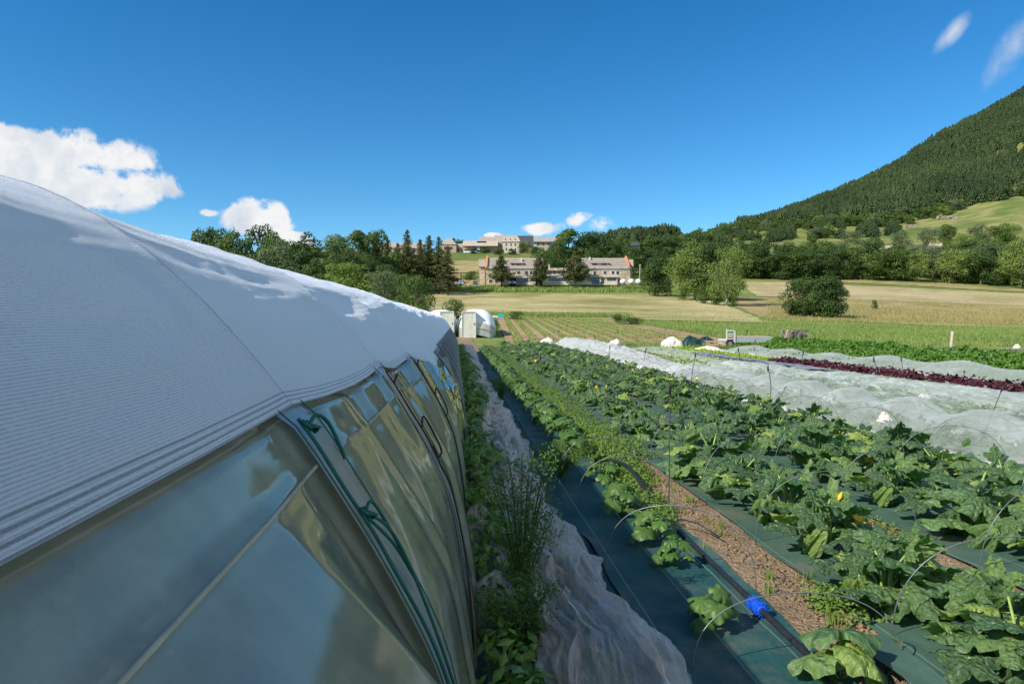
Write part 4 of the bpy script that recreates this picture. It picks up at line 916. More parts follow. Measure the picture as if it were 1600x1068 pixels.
mb = MB(); mb.tube([(0, 0, 0), (.01, 0, .2), (0, .02, .36)], [.008, .006, .003], 6); mb.tube([(0, 0, .12), (.08, .03, .28)], [.005, .003], 5); mb.tube([(0, 0, .14), (-.07, -.05, .3)], [.005, .003], 5); PST = mb.mesh('stems', M['stem'], True)
y = 2.5; i = 0
while y < 35:
    rr = random.Random(i+500); x = .20 + rr.uniform(-.05, .07) + (.06 if y > 8 else 0)
    t = empty('pepper_plant', (x, y, .01+float(T(x, y))), rr.uniform(0, 6)); s = rr.uniform(.75, 1.15)*(.85 if y < 5 else 1.15); t.scale = (s*1.2, s*1.2, s)
    link('leaves', PEP[i % 4], t); link('stems', PST, t)
    tag(t, 'dark glossy pepper plant in shade ' + ('close to the camera beside the loose film' if y < 4.2 else 'squeezed between the polytunnel and the crumpled net'), 'pepper plant', 'pepper plants in the narrow gap' if y >= 4.2 else 'nearest pepper plants'); y += rr.uniform(.42, .6); i += 1
# inside crop, seen dimly through the film
y = -1.5; i = 0
while y < 34:
    rg = np.random.default_rng(60+i % 3); 
    if i < 3: P, N = bushpts(rg, 420, .3, 1.25); inm = cloudmesh('leaves', P, N, rg.uniform(.08, .15, 420), 'pepper', rg); PEP.append(inm)
    t = empty('tomato_plant', (-.55 - .1*(i % 2), y, 0), i*1.3); link('leaves', PEP[4 + i % 3], t); link('stems', PST, t); t.scale = (1, 1, random.uniform(.7, 1.0))
    tag(t, 'tomato plant growing inside the polytunnel behind the film', 'tomato plant', 'tomato plants inside the polytunnel'); y += .95; i += 1
# tall feathery weed leaning over the crumpled net
def feathery(seed, h, spread, n=34):
    rg = np.random.default_rng(seed); mb = MB(); P = []; N = []
    for k in range(n):
        a = rg.uniform(0, 6.28); q = spread*rg.random()**.6; hh = h*rg.uniform(.55, 1)
        pts = spline([(0, 0, 0), (q*.25*math.cos(a), q*.25*math.sin(a), hh*.4), (q*.8*math.cos(a), q*.8*math.sin(a), hh*.85), (q*1.2*math.cos(a), q*1.2*math.sin(a), hh)], 4); mb.tube(pts, np.linspace(.004, .0012, len(pts)), 4)
        for p in pts[3:]:
            for j in range(9):
                P.append(p + rg.normal(size=3)*[.030, .030, .028]); N.append(rg.normal(size=3)+[0, 0, .6])
    P = np.array(P); N = np.array(N)
    return cloudmesh('leaves', P, N, rg.uniform(.012, .034, len(P)), 'feather', rg, asp=.4), mb.mesh('stems', M['feather'], True)
for (x, y, h, s, lab, sd) in ((.36, 3.75, .98, .20, 'tall feathery green weed leaning over the crumpled net', 3), (.30, 3.2, .45, .16, 'low feathery weed in the dark gap at the foot of the tall one', 4), (1.12, 7.2, .42, .32, 'bushy feathery weed on the shaded teal fabric', 5), (.98, 14.5, .5, .3, 'feathery dark weed by the crumpled net far down the shaded row', 6)):
    l, st = feathery(sd, h, s); t = empty('feathery_weed', (x, y, 0), 0, lab, 'weed'); link('leaves', l, t); link('stems', st, t)
# low weeds: uncountable
def weeds(name, pts, mat, h, ls, label, seed, nl=26, rad=.09, cat='weeds'):
    rg = np.random.default_rng(seed); pts = np.array(pts); n = len(pts); k = nl
    a = rg.uniform(0, 6.28, (n, k)); q = np.sqrt(rg.random((n, k)))*rad*pts[:, 2:3]; z = rg.random((n, k))*h*pts[:, 2:3]*(1-.5*q/(rad*1.5))
    X = pts[:, 0:1] + q*np.cos(a); Y = pts[:, 1:2] + q*np.sin(a); Z = T(X, Y) + z + .01
    P = np.stack([X, Y, Z], -1).reshape(-1, 3); N = np.stack([np.cos(a)*.5, np.sin(a)*.5, 0*a+.8], -1).reshape(-1, 3) + rg.normal(size=(n*k, 3))*.35
    me = cloudmesh(name, P, N, rg.uniform(.6, 1.2, n*k)*ls, mat, rg, rnd=np.clip(np.repeat(rg.random(n), k)*.6+rg.random(n*k)*.4, 0, 1)); return tag(link(name, me), label, cat, kind='stuff')
rg = np.random.default_rng(77); pts = []
for _ in range(3800):
    y = 3.0 + 38*rg.random()**1.35; x = rg.normal(2.05 if y < 4.3 else 1.95, .12 if y < 4.3 else .17)
    dens = .25 if y < 4.0 else (.5 if y < 5 else 1)
    if fbm(x*.8, y*.9, 3, 2) > (.3 if y < 5 else (-.05 if y < 7 else -.5)) - .0*dens: pts.append((x, y, rg.uniform(.6, 1.5)*(1.0 if y < 8 else 1.5)))
weeds('weeds', pts, 'weed', .11, .045, 'bright low weeds on the soil strip right of the black pipe', 1)
pts = []
for xs in (3.42, 4.67, 5.8):
    for _ in range(520):
        y = 3.0 + 37*rg.random()**1.3; x = rg.normal(xs, .09)
        if fbm(x, y*.8, 6, 2) > .12: pts.append((x, y, rg.uniform(.5, 1.1)))
weeds('weeds', pts, 'weed', .08, .035, 'small scattered weeds on the bare soil paths between zucchini rows', 2)
weeds('weeds', [(rg.normal(.58, .14), 2.2+22*rg.random()**1.2, rg.uniform(.7, 1.2)) for _ in range(420)], 'pepper', .13, .06, 'dark weeds smothered beneath the crumpled net', 21)
# grass tufts in the soil strip
def blades(name, P, h, w, mat, label, seed, lean=.35, k=7, spread=.05, cat='grass'):
    rg = np.random.default_rng(seed); P = np.repeat(np.array(P), k, axis=0); n = len(P); hh = h*rg.uniform(.5, 1.2, n)*P[:, 2]
    a = rg.uniform(0, 6.28, n); X = P[:, 0] + rg.normal(size=n)*spread; Y = P[:, 1] + rg.normal(size=n)*spread; Z = T(X, Y)
    b = rg.uniform(0, 6.28, n); lx, ly = lean*hh*np.cos(a)*rg.random(n), lean*hh*np.sin(a)*rg.random(n); wx, wy = w*np.cos(b)/2, w*np.sin(b)/2
    v0 = np.stack([X-wx, Y-wy, Z], -1); v1 = np.stack([X+wx, Y+wy, Z], -1); v2 = np.stack([X+lx*.4+wx*.7, Y+ly*.4+wy*.7, Z+hh*.6], -1); v3 = np.stack([X+lx*.4-wx*.7, Y+ly*.4-wy*.7, Z+hh*.6], -1); v4 = np.stack([X+lx, Y+ly, Z+hh], -1)
    V = np.stack([v0, v1, v2, v3, v4], 1).reshape(-1, 3); i = np.arange(n)[:, None]*5
    rn = rg.random(n)*.6 + .4*np.clip(.5+.5*fbm(X*.25, Y*.25, seed, 3), 0, 1)
    me = npmesh(name, V, [i+[[0, 1, 2, 3]], i+[[3, 2, 4]]], M[mat], smooth=False, attrs={'rnd': np.concatenate([rn, rn])}); return tag(link(name, me), label, cat, kind='stuff')
pts = [(rg.normal(2.1, .1), 2.9 + 5*rg.random(), rg.uniform(.4, .9)) for _ in range(22)]
blades('grass', pts, .11, .006, 'blade', 'small grass tufts sprouting on the bare soil near the camera', 5, k=26, spread=.022)
# soil clods and pebbles
def clods(name, n, seed):
    rg = np.random.default_rng(seed); base = np.array([(1,0,0),(-1,0,0),(0,1,0),(0,-1,0),(0,0,1),(0,0,-1)], float)
    base = np.concatenate([base, np.array([(a, b, c) for a in (-.6, .6) for b in (-.6, .6) for c in (-.6, .6)])])
    tri = []
    for ax in range(6):
        p = base[ax]; near = [j for j in range(6, 14) if base[j].dot(p) > 0]
        near.sort(key=lambda j: math.atan2(*[base[j][q] for q in range(3) if p[q] == 0]))
        for q in range(4):
            a, b = near[q], near[(q+1) % 4]; f = (ax, a, b)
            if np.dot(np.cross(base[a]-p, base[b]-p), p + base[a]) < 0: f = (ax, b, a)
            tri.append(f)
    tri = np.array(tri); xs = rg.choice([2.12, 3.42, 4.67], n, p=[.6, .25, .15]) + rg.normal(size=n)*.09; ys = 2.6 + 9*rg.random(n)**1.6
    s = .004 + .014*rg.random(n)**3; V = base[None]*s[:, None, None]*rg.uniform(.6, 1.3, (n, 14, 1))*np.array([1, 1, .7]); V[..., 0] += xs[:, None]; V[..., 1] += ys[:, None]; V[..., 2] += T(xs, ys)[:, None] + s[:, None]*.3
    me = npmesh(name, V.reshape(-1, 3), (tri[None]+np.arange(n)[:, None, None]*14).reshape(-1, 3), M['soil'], smooth=True); tag(link(name, me), 'crumbly clods and pebbles on the bare soil strips', 'soil clods', kind='stuff')
clods('soil_clods', 5200, 9)
# ---------------------------------------------------------------- wire hoops
hz = []
def add_hoop(x0, x1, y, h, lab, grp, lean=0, tw=0, r=.0030):
    P = hoop(x0, x1, y, h, r, lean, tw); c = (np.array([(x0+x1)/2, y, 0.])); mb = MB(); mb.tube(P-c, r, 7)
    o = link('wire_hoop', mb.mesh('wire_hoop', M['wire'], True)); o.location = c; tag(o, lab, 'wire hoop', grp)
add_hoop(1.12, 2.18, 3.12, .37, 'thin wire hoop at the bottom edge over the blue coupling', 'wire hoops over the teal fabric', .05, .0, .0034)
add_hoop(1.00, 1.86, 4.28, .50, 'second thin wire hoop over the small shaded squash plants', 'wire hoops over the teal fabric', .0, -.22, .0034)
y = 5.6
while y < 30:
    add_hoop(1.02+random.uniform(-.04, .04), 1.9+random.uniform(-.08, .1), y, .52+random.uniform(-.05, .05), 'thin wire hoop over the shaded squash row on teal fabric', 'wire hoops over the teal fabric', random.uniform(-.08, .08), random.uniform(-.15, .1)); y += 1.25
for (x0, x1, y0, lab) in ((2.28, 3.40, 3.35, 'thin wire hoop over the zucchini row nearest the teal fabric'), (3.50, 4.62, 4.4, 'thin wire hoop over the middle zucchini row'), (4.72, 5.72, 5.3, 'thin wire hoop over the zucchini row along the nets')):
    y = y0; k = 0
    while y < 30:
        add_hoop(x0+random.uniform(-.04, .04), x1+random.uniform(-.05, .05), y, .60+random.uniform(-.04, .04), lab if k else lab.replace('thin wire hoop', 'nearest wire hoop'), lab.replace('thin wire hoop', 'wire hoops'), random.uniform(-.12, .12), random.uniform(-.15, .15)); y += 1.5; k += 1
# black rods: (top px, py), (base px, d), d, label
rods = [((1047, 600), 1047, 6.0, 'tall dark rod standing alone at the near edge of the zucchini beds'), ((1087, 551), 1080, 14.5, 'dark rod in front of the collapsed net'), ((1200, 571), 1201, 12.6, 'dark rod rising from the hooped net tunnel'),
        ((1568, 602), 1534, 9.2, 'slanting dark rod with a knotted top in the hooped net at right'), ((884, 571), 884, 11.0, 'dark rod with a thick black top among zucchini leaves'), ((845, 552), 843, 16.5, 'thin dark rod at the left side of the zucchini beds'),
        ((1153, 543), 1159, 24.0, 'thin bent rod beside the pale lettuce bed'), ((1255, 547), 1256, 22.5, 'dark rod beside the red lettuces'), ((1365, 557), 1369, 17.5, 'bent rod crossing the red lettuce bed'), ((1540, 551), 1531, 20.0, 'curved rod on the back net tunnel'),
        ((1408, 556), 1410, 20.5, 'short dark rod in the long net tunnel'), ((1180, 530), 1181, 34, 'thin rod in front of the trailer'), ((1010, 543), 1004, 24, 'dark rod by the far red lettuces'), ((953, 539), 953, 27, 'dark rod over the far white net'),
        ((930, 524), 926, 35, 'thin rod near the far fleece bundle'), ((873, 515), 873, 40, 'thin rod in front of the far field on the left'), ((965, 515), 965, 44, 'thin rod before the striped field'), ((1040, 513), 1040, 46, 'thin rod at the right part of the striped field')]
for i, ((tx, ty), bx, d, lab) in enumerate(rods):
    x, y, z = at(bx, d); v = ray(tx, ty); tt = d/1.0; top = np.array([0, 0, CAMZ]) + v*tt; vv = top - np.array([x, y, z])
    t = empty('rod', (x, y, z), 0, lab, 'rod', 'dark rods standing in the beds'); mb = MB(); b = .06*(-1)**i*(i % 3)
    r = .006 if d < 12 else (.008 if d < 22 else .011)
    P = spline([(0, 0, 0), tuple(vv*.5 + np.array([b*.5, 0, 0])), tuple(vv)], 6); mb.tube(P, r, 7); link('shaft', mb.mesh('shaft', M['darkrod'], True), t)
    mb = MB(); e = vv/np.linalg.norm(vv); L = .10 if d < 16 else .16; mb.tube([tuple(vv-e*L), tuple(vv-e*L*.6), tuple(vv-e*L*.2), tuple(vv+e*.01)], [r*1.2, r*2.0, r*1.8, r*.8], 8)
    if i in (0, 3): mb.tube([tuple(vv-e*.03), tuple(vv + np.array([.03, 0, .0])), tuple(vv + np.array([.045, .0, -.015]))], r*.9, 6)
    link('rod_tip', mb.mesh('rod_tip', M['black'], True), t)
# ---------------------------------------------------------------- beds on the right
def bed(name, x0, x1, y0, y1, mat, h, ls, n, label, seed, clump=.13, cat='lettuce', k=18, off=0):
    rg = np.random.default_rng(seed); rows = max(1, int(round((x1-x0)/.28))); P = []
    ys = np.arange(y0, y1, .27); pts = []
    for i in range(rows):
        for y in ys:
            if rg.random() < .95: pts.append((x0 + (i+.5)*(x1-x0)/rows + rg.normal()*.02, y + rg.normal()*.03, rg.uniform(.8, 1.2)))
    return weeds(name, pts, mat, h, ls, label, seed, nl=k, rad=clump, cat=cat)
bed('red_lettuce_bed', 12.45, 13.5, 14.8, 26.6, 'red', .24, .15, 0, 'dark red frilly lettuces growing as one dense band', 1, .17, 'lettuce bed', 26)
bed('lime_lettuce_bed', 12.5, 13.4, 26.5, 40, 'lime', .17, .13, 0, 'bright lime-green lettuce band beyond the red lettuces', 2, .16, 'lettuce bed', 20)
bed('pale_lettuce_bed', 10.3, 12.0, 9, 38, 'palelet', .15, .14, 0, 'pale green lettuces beneath the thin flat net', 3, .13, 'lettuce bed', 14)
bed('pale_lettuce_bed', 8.4, 9.6, 19, 36, 'palelet', .15, .14, 0, 'far pale green lettuces left of the netted lettuce bed', 13, .13, 'lettuce bed', 12)
bed('netted_crop', 6.0, 7.2, 5.5, 19.5, 'youngleaf', .22, .14, 0, 'green crop growing beneath the hooped net tunnel', 4, .15, 'vegetables', 16)
bed('netted_crop', 7.6, 9.5, 6.5, 20, 'vine', .26, .15, 0, 'green crop beneath the wide loosely draped net', 5, .16, 'vegetables', 14)
bed('netted_crop', 14.4, 15.6, 13, 38, 'vine', .30, .15, 0, 'green crop beneath the back net tunnel', 6, .16, 'vegetables', 12)
bed('far_red_lettuces', 8.3, 9.3, 29, 34.5, 'red', .16, .11, 0, 'small patch of far red lettuces beside the collapsed net', 7, .14, 'lettuce bed', 14)
# leafy hedge row of beans
def hedge():
    rg = np.random.default_rng(8); n = 34000; y = 13 + 23.3*rg.random(n); x = 17.4 + rg.uniform(-.84, .84, n); prof_ = .68*(1-np.abs((x-17.4)/.85)**2.5)*(1+.20*fbm(x*1.3, y*1.1, 3, 3)); z = prof_*(1-.5*rg.random(n)**2)
    P = np.stack([x, y, T(x, y)+z], -1); N = np.stack([(x-17.4)*.8, rg.normal(size=n)*.3, .7+0*x], -1) + rg.normal(size=(n, 3))*.35
    me = cloudmesh('bean_hedge', P, N, rg.uniform(.09, .17, n), 'vine', rg, asp=.8); tag(link('bean_hedge', me), 'long bright green leafy hedge row along the meadow edge', 'hedge', kind='stuff')
hedge()
# seedling rows of the far striped field
for k in range(12):
    rg = np.random.default_rng(800+k); x0 = 4.0 + k*1.17; pts = []
    for q in (-.26, 0, .26):
        for y in np.arange(43.5, 96, .45): pts.append((x0 + q + (y-42)*.056 + rg.normal()*.03, y, rg.uniform(.8, 1.3)))
    if k == 11: pts = pts[::3]
    o = weeds('seedling_row', pts, 'crop', .12, .13, 'green band of young vegetables, number %s from the left in the far striped field' % ['one', 'two', 'three', 'four', 'five', 'six', 'seven', 'eight', 'nine', 'ten', 'eleven', 'twelve'][k], 900+k, nl=9, rad=.06, cat='vegetable row')
    o['group'] = 'bands of seedlings in the striped field'
# meadow grasses
def scatter(n, f, seed):
    rg = np.random.default_rng(seed); out = []
    while len(out) < n:
        p = f(rg)
        if p is not None: out.append(p)
    return out
def gpt(px0, px1, d0, d1, s=1):
    def f(rg):
        d = 1/(1/d0 + (1/d1-1/d0)*rg.random()); px = rg.uniform(px0, px1); x, y = loc(px, d); return (x, y, s*rg.uniform(.7, 1.3))
    return f
def grassf(rg):
    p = gpt(1000, 1680, 42, 118)(rg); x, y, _ = p
    if x < 4.2 + (y-42)*.056 + 14.6 and y < 98: return None
    if x < 18.3 and y < 42: return None
    return p
blades('meadow_grass', scatter(15000, grassf, 3), .26, .045, 'blade', 'tall green meadow grass beyond the leafy hedge', 13, .5, 4, .15)
blades('dry_grass', scatter(9000, gpt(1200, 1700, 98, 180), 4), .45, .09, 'drystalk', 'dry tan grass stalks on the field behind the big double bush', 14, .5, 3, .4)
blades('bank_grass', scatter(5000, gpt(660, 1080, 197, 207), 5), .8, .25, 'blade', 'lush grass on the bank below the long stone building', 15, .5, 3, .5)
# ---------------------------------------------------------------- trees
def crown(seed, h, w, mat, n=3200, leaf=.34, base=.12, nb=26, shape='round', ragged=.35, name='crown'):
    """leaves on the shells of many small boughs filling an uneven crown; height h, width w"""
    rg = np.random.default_rng(seed); C = []; Rr = []
    for i in range(nb):
        z = rg.random(); z = base + (1-base)*(.08+.88*z)
        q = (z-base)/(1-base)
        env = math.sin(math.pi*min(1, .12+.80*q))**.6 if shape == 'round' else (1-q)**.7+.1 if shape == 'cone' else .55+.45*math.sin(math.pi*q)
        a = rg.uniform(0, 6.28); r = w/2*env*rg.uniform(.35, .95)*(1+ragged*rg.normal()*.4)
        C.append((r*math.cos(a), r*math.sin(a), z*h)); Rr.append(w*rg.uniform(.13, .24)*(.7+.5*env))
    C = np.array(C); Rr = np.array(Rr); k = rg.choice(nb, n, p=Rr**2/(Rr**2).sum()); D = rg.normal(size=(n, 3)); D /= np.linalg.norm(D, axis=1)[:, None]; D[:, 2] = np.abs(D[:, 2])*np.where(rg.random(n) < .75, 1, -1)
    rad = Rr[k]*(.55+.5*rg.random(n)**.5)
    P = C[k] + D*rad[:, None]*np.array([1, 1, .8]); P[:, 2] = np.clip(P[:, 2], .02*h, None)
    N = D + rg.normal(size=(n, 3))*.45 + [0, 0, .25]
    rb = rg.random(nb)*.45
    V, Fc, m = leafcloud(P, N, leaf*rg.uniform(.6, 1.25, n), rg, asp=.75)
    return npmesh(name, V, Fc, M[mat], smooth=False, attrs={'rnd': np.repeat(np.clip(rb[k] + rg.random(n)*.55, 0, 1), 2)}), C
def trunk(seed, h, w, C, mat='bark', r=None, k=7):
    rg = np.random.default_rng(seed); mb = MB(); r = r or .022*h+.05
    mb.tube(spline([(0, 0, -.4), (.02*h*rg.normal()*.5, .01*h, h*.25), (.02*h*rg.normal(), 0, h*.5), (.0, .0, h*.85)], 4), np.linspace(r, r*.2, 13), 8)
    for i in range(min(k, len(C))):
        c = C[rg.integers(len(C))]; b = (0, 0, h*rg.uniform(.15, .5)); m = (c[0]*.45, c[1]*.45, (b[2]+c[2])/2+.02*h)
        mb.tube(spline([b, m, tuple(c)], 3), np.linspace(r*.45, r*.12, 7), 5)
    return mb.mesh('trunk', M[mat], True)
TV = {}
def kind(key, cnt, **kw):
    TV[key] = []
    for i in range(cnt):
        me, C = crown(hash_(key)+i, **kw); TV[key].append((me, trunk(hash_(key)+50+i, kw['h'], kw['w'], C), kw['h'], kw['w']))
def hash_(s): return sum(ord(c)*(i+3) for i, c in enumerate(s)) % 9973
kind('dark', 4, h=10, w=9, mat='lf_dark', n=4600, leaf=.50, base=.0, nb=34)
kind('mid', 4, h=10, w=9, mat='lf_mid', n=4600, leaf=.50, base=.0, nb=34)
kind('light', 3, h=10, w=8.5, mat='lf_light', n=3600, leaf=.45, base=.03, nb=30)
kind('grey', 2, h=8, w=8, mat='lf_grey', n=3200, leaf=.36)
kind('tall', 2, h=14, w=7, mat='lf_mid', n=4200, leaf=.50, shape='col')
kind('bush', 3, h=4, w=5.5, mat='lf_mid', n=1700, leaf=.34, base=.0)
def tree(key, px, d, h, label, name='tree', cat='tree', group=None, wmul=1.0, v=None, dz=0):
    i = (v if v is not None else random.randrange(99)) % len(TV[key]); cm, tm, h0, w0 = TV[key][i]; s = h/h0
    t = empty(name, at(px, d, dz), random.uniform(0, 6.28), label, cat, group); t.scale = (s*wmul*random.uniform(.93, 1.07), s*wmul*random.uniform(.93, 1.07), s)
    link('crown', cm, t); link('trunk', tm, t); return t
def mpx(d): return d/F        # metres per source pixel
def ptree(key, px, pbase, ptop, d, label, wpx=None, **kw):
    """tree whose foot projects near pbase and whose top reaches ptop"""
    x, y, z = at(px, d); ztop = CAMZ + (500-ptop)/F*d; h = max(.8, ztop - z); w0 = TV[key][0][3]/TV[key][0][2]*h
    wm = (wpx*mpx(d)/w0) if wpx else 1.0
    return tree(key, px, d, h, label, wmul=wm, **kw)
# left belt of trees above the tunnel roof
L = [('dark', 318, 362, 172), ('dark', 342, 366, 165), ('mid', 372, 364, 158), ('dark', 405, 357, 160), ('mid', 440, 372, 150), ('dark', 478, 372, 168), ('mid', 505, 386, 175), ('dark', 530, 378, 190), ('tall', 562, 362, 180), ('mid', 585, 366, 195), ('dark', 548, 395, 160), ('mid', 515, 402, 150), ('dark', 470, 396, 150), ('dark', 498, 410, 145), ('dark', 575, 402, 165), ('mid', 610, 400, 185), ('dark', 600, 415, 160), ('light', 528, 372, 215), ('mid', 634, 400, 190)]
NM = {'dark': 'dark green', 'mid': 'mid green', 'light': 'pale green', 'grey': 'grey-green', 'tall': 'tall'}
for i, (k, px, pt, d) in enumerate(L):
    ptree(k, px, 0, pt, d, '%s tree in the belt above the tunnel roof, %s' % (NM[k], 'behind its left end' if px < 420 else 'near its middle' if px < 540 else 'beside the spruces'), wpx=54 if px < 480 else 46, group='trees in the left belt', v=i)
ptree('grey', 440, 0, 384, 132, 'rounded grey-green willow bush standing over the white tunnel roof', wpx=76)
ptree('light', 548, 0, 414, 120, 'bright green bushy tree right behind the tunnel roof', wpx=68)
ptree('grey', 600, 0, 428, 112, 'grey-green shrub between the bushy tree and the flowering elder', wpx=62)
ptree('mid', 625, 0, 432, 118, 'mid green shrub left of the flowering elder', wpx=40)
kind('elder', 1, h=5, w=5.5, mat='lf_elder', n=4200, leaf=.26, base=0)
TV['elder'][0]; ptree('elder', 654, 0, 437, 102, 'elder bush covered in cream flowers beside the end of the long tunnel', wpx=52)
ptree('bush', 710, 0, 470, 92, 'small dark bush between the two far tunnels', name='bush', cat='bush', wpx=32)
# spruces left of the long building
def conifer(seed, h, w, n=34, needle='needle', bare=.12, drop=.35, ragged=.3, leaf=.5):
    rg = np.random.default_rng(seed); P = []; N = []; mb = MB(); mb.tube([(0, 0, -.4), (0, 0, h*.5), (0, 0, h)], [h*.017+.05, h*.011+.02, .02], 7)
    nl = int(n)
    for i in range(nl):
        q = i/nl; z = h*(bare + (1-bare)*q); L = w/2*(1-q)**.75*(1+ragged*rg.normal()*.5)+.15
        for j in range(6 if q < .8 else 4):
            a = rg.uniform(0, 6.28); Lj = L*rg.uniform(.6, 1.15); m = max(4, int(Lj*7/leaf*.5))
            t = np.linspace(.1, 1, m); x = Lj*t*math.cos(a); y = Lj*t*math.sin(a); zz = z - drop*Lj*t + .25*Lj*t**2
            mb.tube([(0, 0, z), (x[-1]*.7, y[-1]*.7, zz[-1]+.0)], [.035*L/w*2+.01, .008], 3, cap=False)
            for _ in range(2): P.append(np.stack([x, y, zz], -1) + rg.normal(size=(m, 3))*[.16*leaf*2, .16*leaf*2, .10*leaf*2]); N.append(rg.normal(size=(m, 3))*.5 + [math.cos(a)*.4, math.sin(a)*.4, .8])
    P = np.concatenate(P); N = np.concatenate(N); V, Fc, k = leafcloud(P, N, leaf*rg.uniform(.5, 1.1, len(P)), rg, asp=.6)
    rn = np.clip(.5+.45*vnoise(P[:, 0]*1.2, P[:, 1]*1.2, P[:, 2]*1.2)+rg.normal(size=len(P))*.15, 0, 1)
    return npmesh('crown', V, Fc, M[needle], smooth=False, attrs={'rnd': np.repeat(rn, 2)}), mb.mesh('trunk', M['bark'], True)
CO = [conifer(10+i, 14, 6.8, 40, bare=.16, leaf=.45) for i in range(3)]
for i, (px, pt, d) in enumerate([(588, 368, 196), (606, 372, 190), (637, 360, 188), (657, 374, 200), (671, 368, 194), (686, 370, 190), (700, 384, 185), (622, 380, 205)]):
    x, y, z = at(px, d); h = CAMZ + (500-pt)/F*d - z; c, tm = CO[i % 3]; t = empty('spruce', (x, y, z), i*1.1, ['leftmost spruce, half behind a leafy tree', 'second spruce of the row, dark and narrow', 'tallest pointed spruce of the row left of the long building', 'spruce just right of the tallest one', 'dense spruce in the middle of the row', 'spruce second from the right end of the row', 'shortest spruce at the right end of the row', 'spruce set back behind the others in the row'][i], 'spruce', 'spruces left of the long building'); s = h/14; t.scale = (s*1.05, s*1.05, s); link('crown', c, t); link('trunk', tm, t)
PI = [conifer(40+i, 9, 7.6, 40, bare=.20, drop=.05, ragged=.55, leaf=.62) for i in range(3)]
for i, (px, pt, wm) in enumerate([(783, 398, 1.0), (842, 397, .85), (899, 392, 1.15)]):
    d = 203; x, y = loc(px, d); z = CAMZ + (500-446)/F*d; h = CAMZ + (500-pt)/F*d - z; c, tm = PI[i]; t = empty('pine', (x, y, z-.3), i*2.0, ['dense dark pine in front of the left wing', 'ragged thin pine in front of the middle of the long building', 'tall pine in front of the right wing'][i], 'pine'); s = h/9; t.scale = (s*wm*.86, s*wm*.86, s); link('crown', c, t); link('trunk', tm, t)
bc, bt = conifer(77, 12, 7, 30, 'needle_blue', .05, leaf=.5); t = empty('blue_spruce', at(1582, 330, -2), 0, 'bluish conical spruce among green trees at the far right', 'spruce'); link('crown', bc, t); link('trunk', bt, t); t.scale = (1.2,)*3
# trees round the village and behind the building
for i, (k, px, pt, d, w) in enumerate([('tall', 888, 358, 258, 44), ('mid', 872, 378, 250, 30), ('dark', 925, 362, 275, 46), ('dark', 945, 368, 285, 38), ('mid', 968, 372, 280, 40), ('dark', 905, 374, 262, 34), ('mid', 848, 392, 245, 34), ('dark', 860, 398, 238, 26), ('dark', 985, 388, 255, 40), ('mid', 1000, 380, 300, 40), ('dark', 930, 392, 245, 34), ('dark', 960, 395, 245, 34),
                                   ('mid', 780, 389, 325, 17), ('mid', 758, 386, 335, 15), ('mid', 815, 380, 338, 12), ('light', 824, 378, 338, 12), ('mid', 838, 386, 325, 22), ('mid', 800, 390, 325, 14), ('mid', 740, 388, 332, 12), ('bush', 735, 424, 235, 26), ('dark', 708, 374, 365, 14), ('dark', 716, 376, 370, 14), ('mid', 722, 376, 372, 14), ('dark', 868, 384, 300, 24)]):
    lab = '%s tree %s' % (NM.get(k, 'round dark'), 'on the village slope' if px < 845 and d > 300 else 'behind the long building' if px < 1010 else '')
    ptree(k, px, 0, pt, d, lab.strip(), wpx=w, group='trees around the village and behind the long building', v=i)
for i, (k, px, pt, d, w) in enumerate([('dark', 1020, 376, 300, 36), ('dark', 1045, 372, 310, 44), ('mid', 1062, 368, 330, 40), ('dark', 1015, 392, 262, 34), ('dark', 1055, 388, 262, 44), ('dark', 1082, 364, 300, 36), ('mid', 1110, 380, 280, 40), ('dark', 1130, 386, 275, 34)]):
    ptree(k, px, 0, pt, d, '%s tree in the thicket right of the long building' % NM[k], wpx=w, group='trees right of the long building', v=i)
# bright trees in the hay field
kind('near_light', 2, h=9, w=8, mat='lf_light', n=6500, leaf=.30, base=.10, nb=44)
kind('near_dark', 2, h=6, w=6, mat='lf_dark', n=11000, leaf=.27, base=.0, nb=60)
kind('near_dome', 1, h=6, w=6, mat='lf_dark', n=9000, leaf=.30, base=.0, nb=60)
ptree('near_dome', 1028, 447, 404, 182, 'dense dark green rounded tree at the right end of the bank', wpx=42, v=0)
ptree('near_light', 1086, 456, 380, 168, 'large light green leafy tree with several stems at the hay field edge', wpx=74, v=0)
ptree('near_dark', 1108, 456, 384, 166, 'darker green tree close behind the two light ones', wpx=52, v=1)
c = ptree('near_light', 1135, 468, 389, 150, 'light green tree with a bare pale trunk in front of the hay field edge', wpx=56, v=1)
for ch in c.children:
    if ch.name.startswith('trunk'): ch.data = ch.data.copy(); ch.data.materials[0] = M['birch']
for px, pt, d, w, lab in ((1145, 456, 150, 16, 'low bush right of the pale trunk'), (1118, 448, 152, 20, 'low bush left of the pale trunk'), (1098, 448, 156, 22, 'low grey bush under the large light tree'), (1066, 450, 166, 14, 'tiny bush at the foot of the large light tree')):
    ptree('bush', px, 0, pt, d, lab, wpx=w, name='bush', cat='bush')
ptree('near_dark', 1254, 0, 433, 110, 'left lobe of the big double bush in the field', wpx=54, name='bush', cat='bush', v=0, dz=-.7)
ptree('near_dark', 1290, 0, 430, 108, 'right lobe of the big double bush in the field, slightly larger', wpx=56, name='bush', cat='bush', v=1, dz=-.7)
ptree('bush', 1366, 0, 469, 150, 'tiny lone bush in the dry grass field', wpx=12, name='bush', cat='bush')
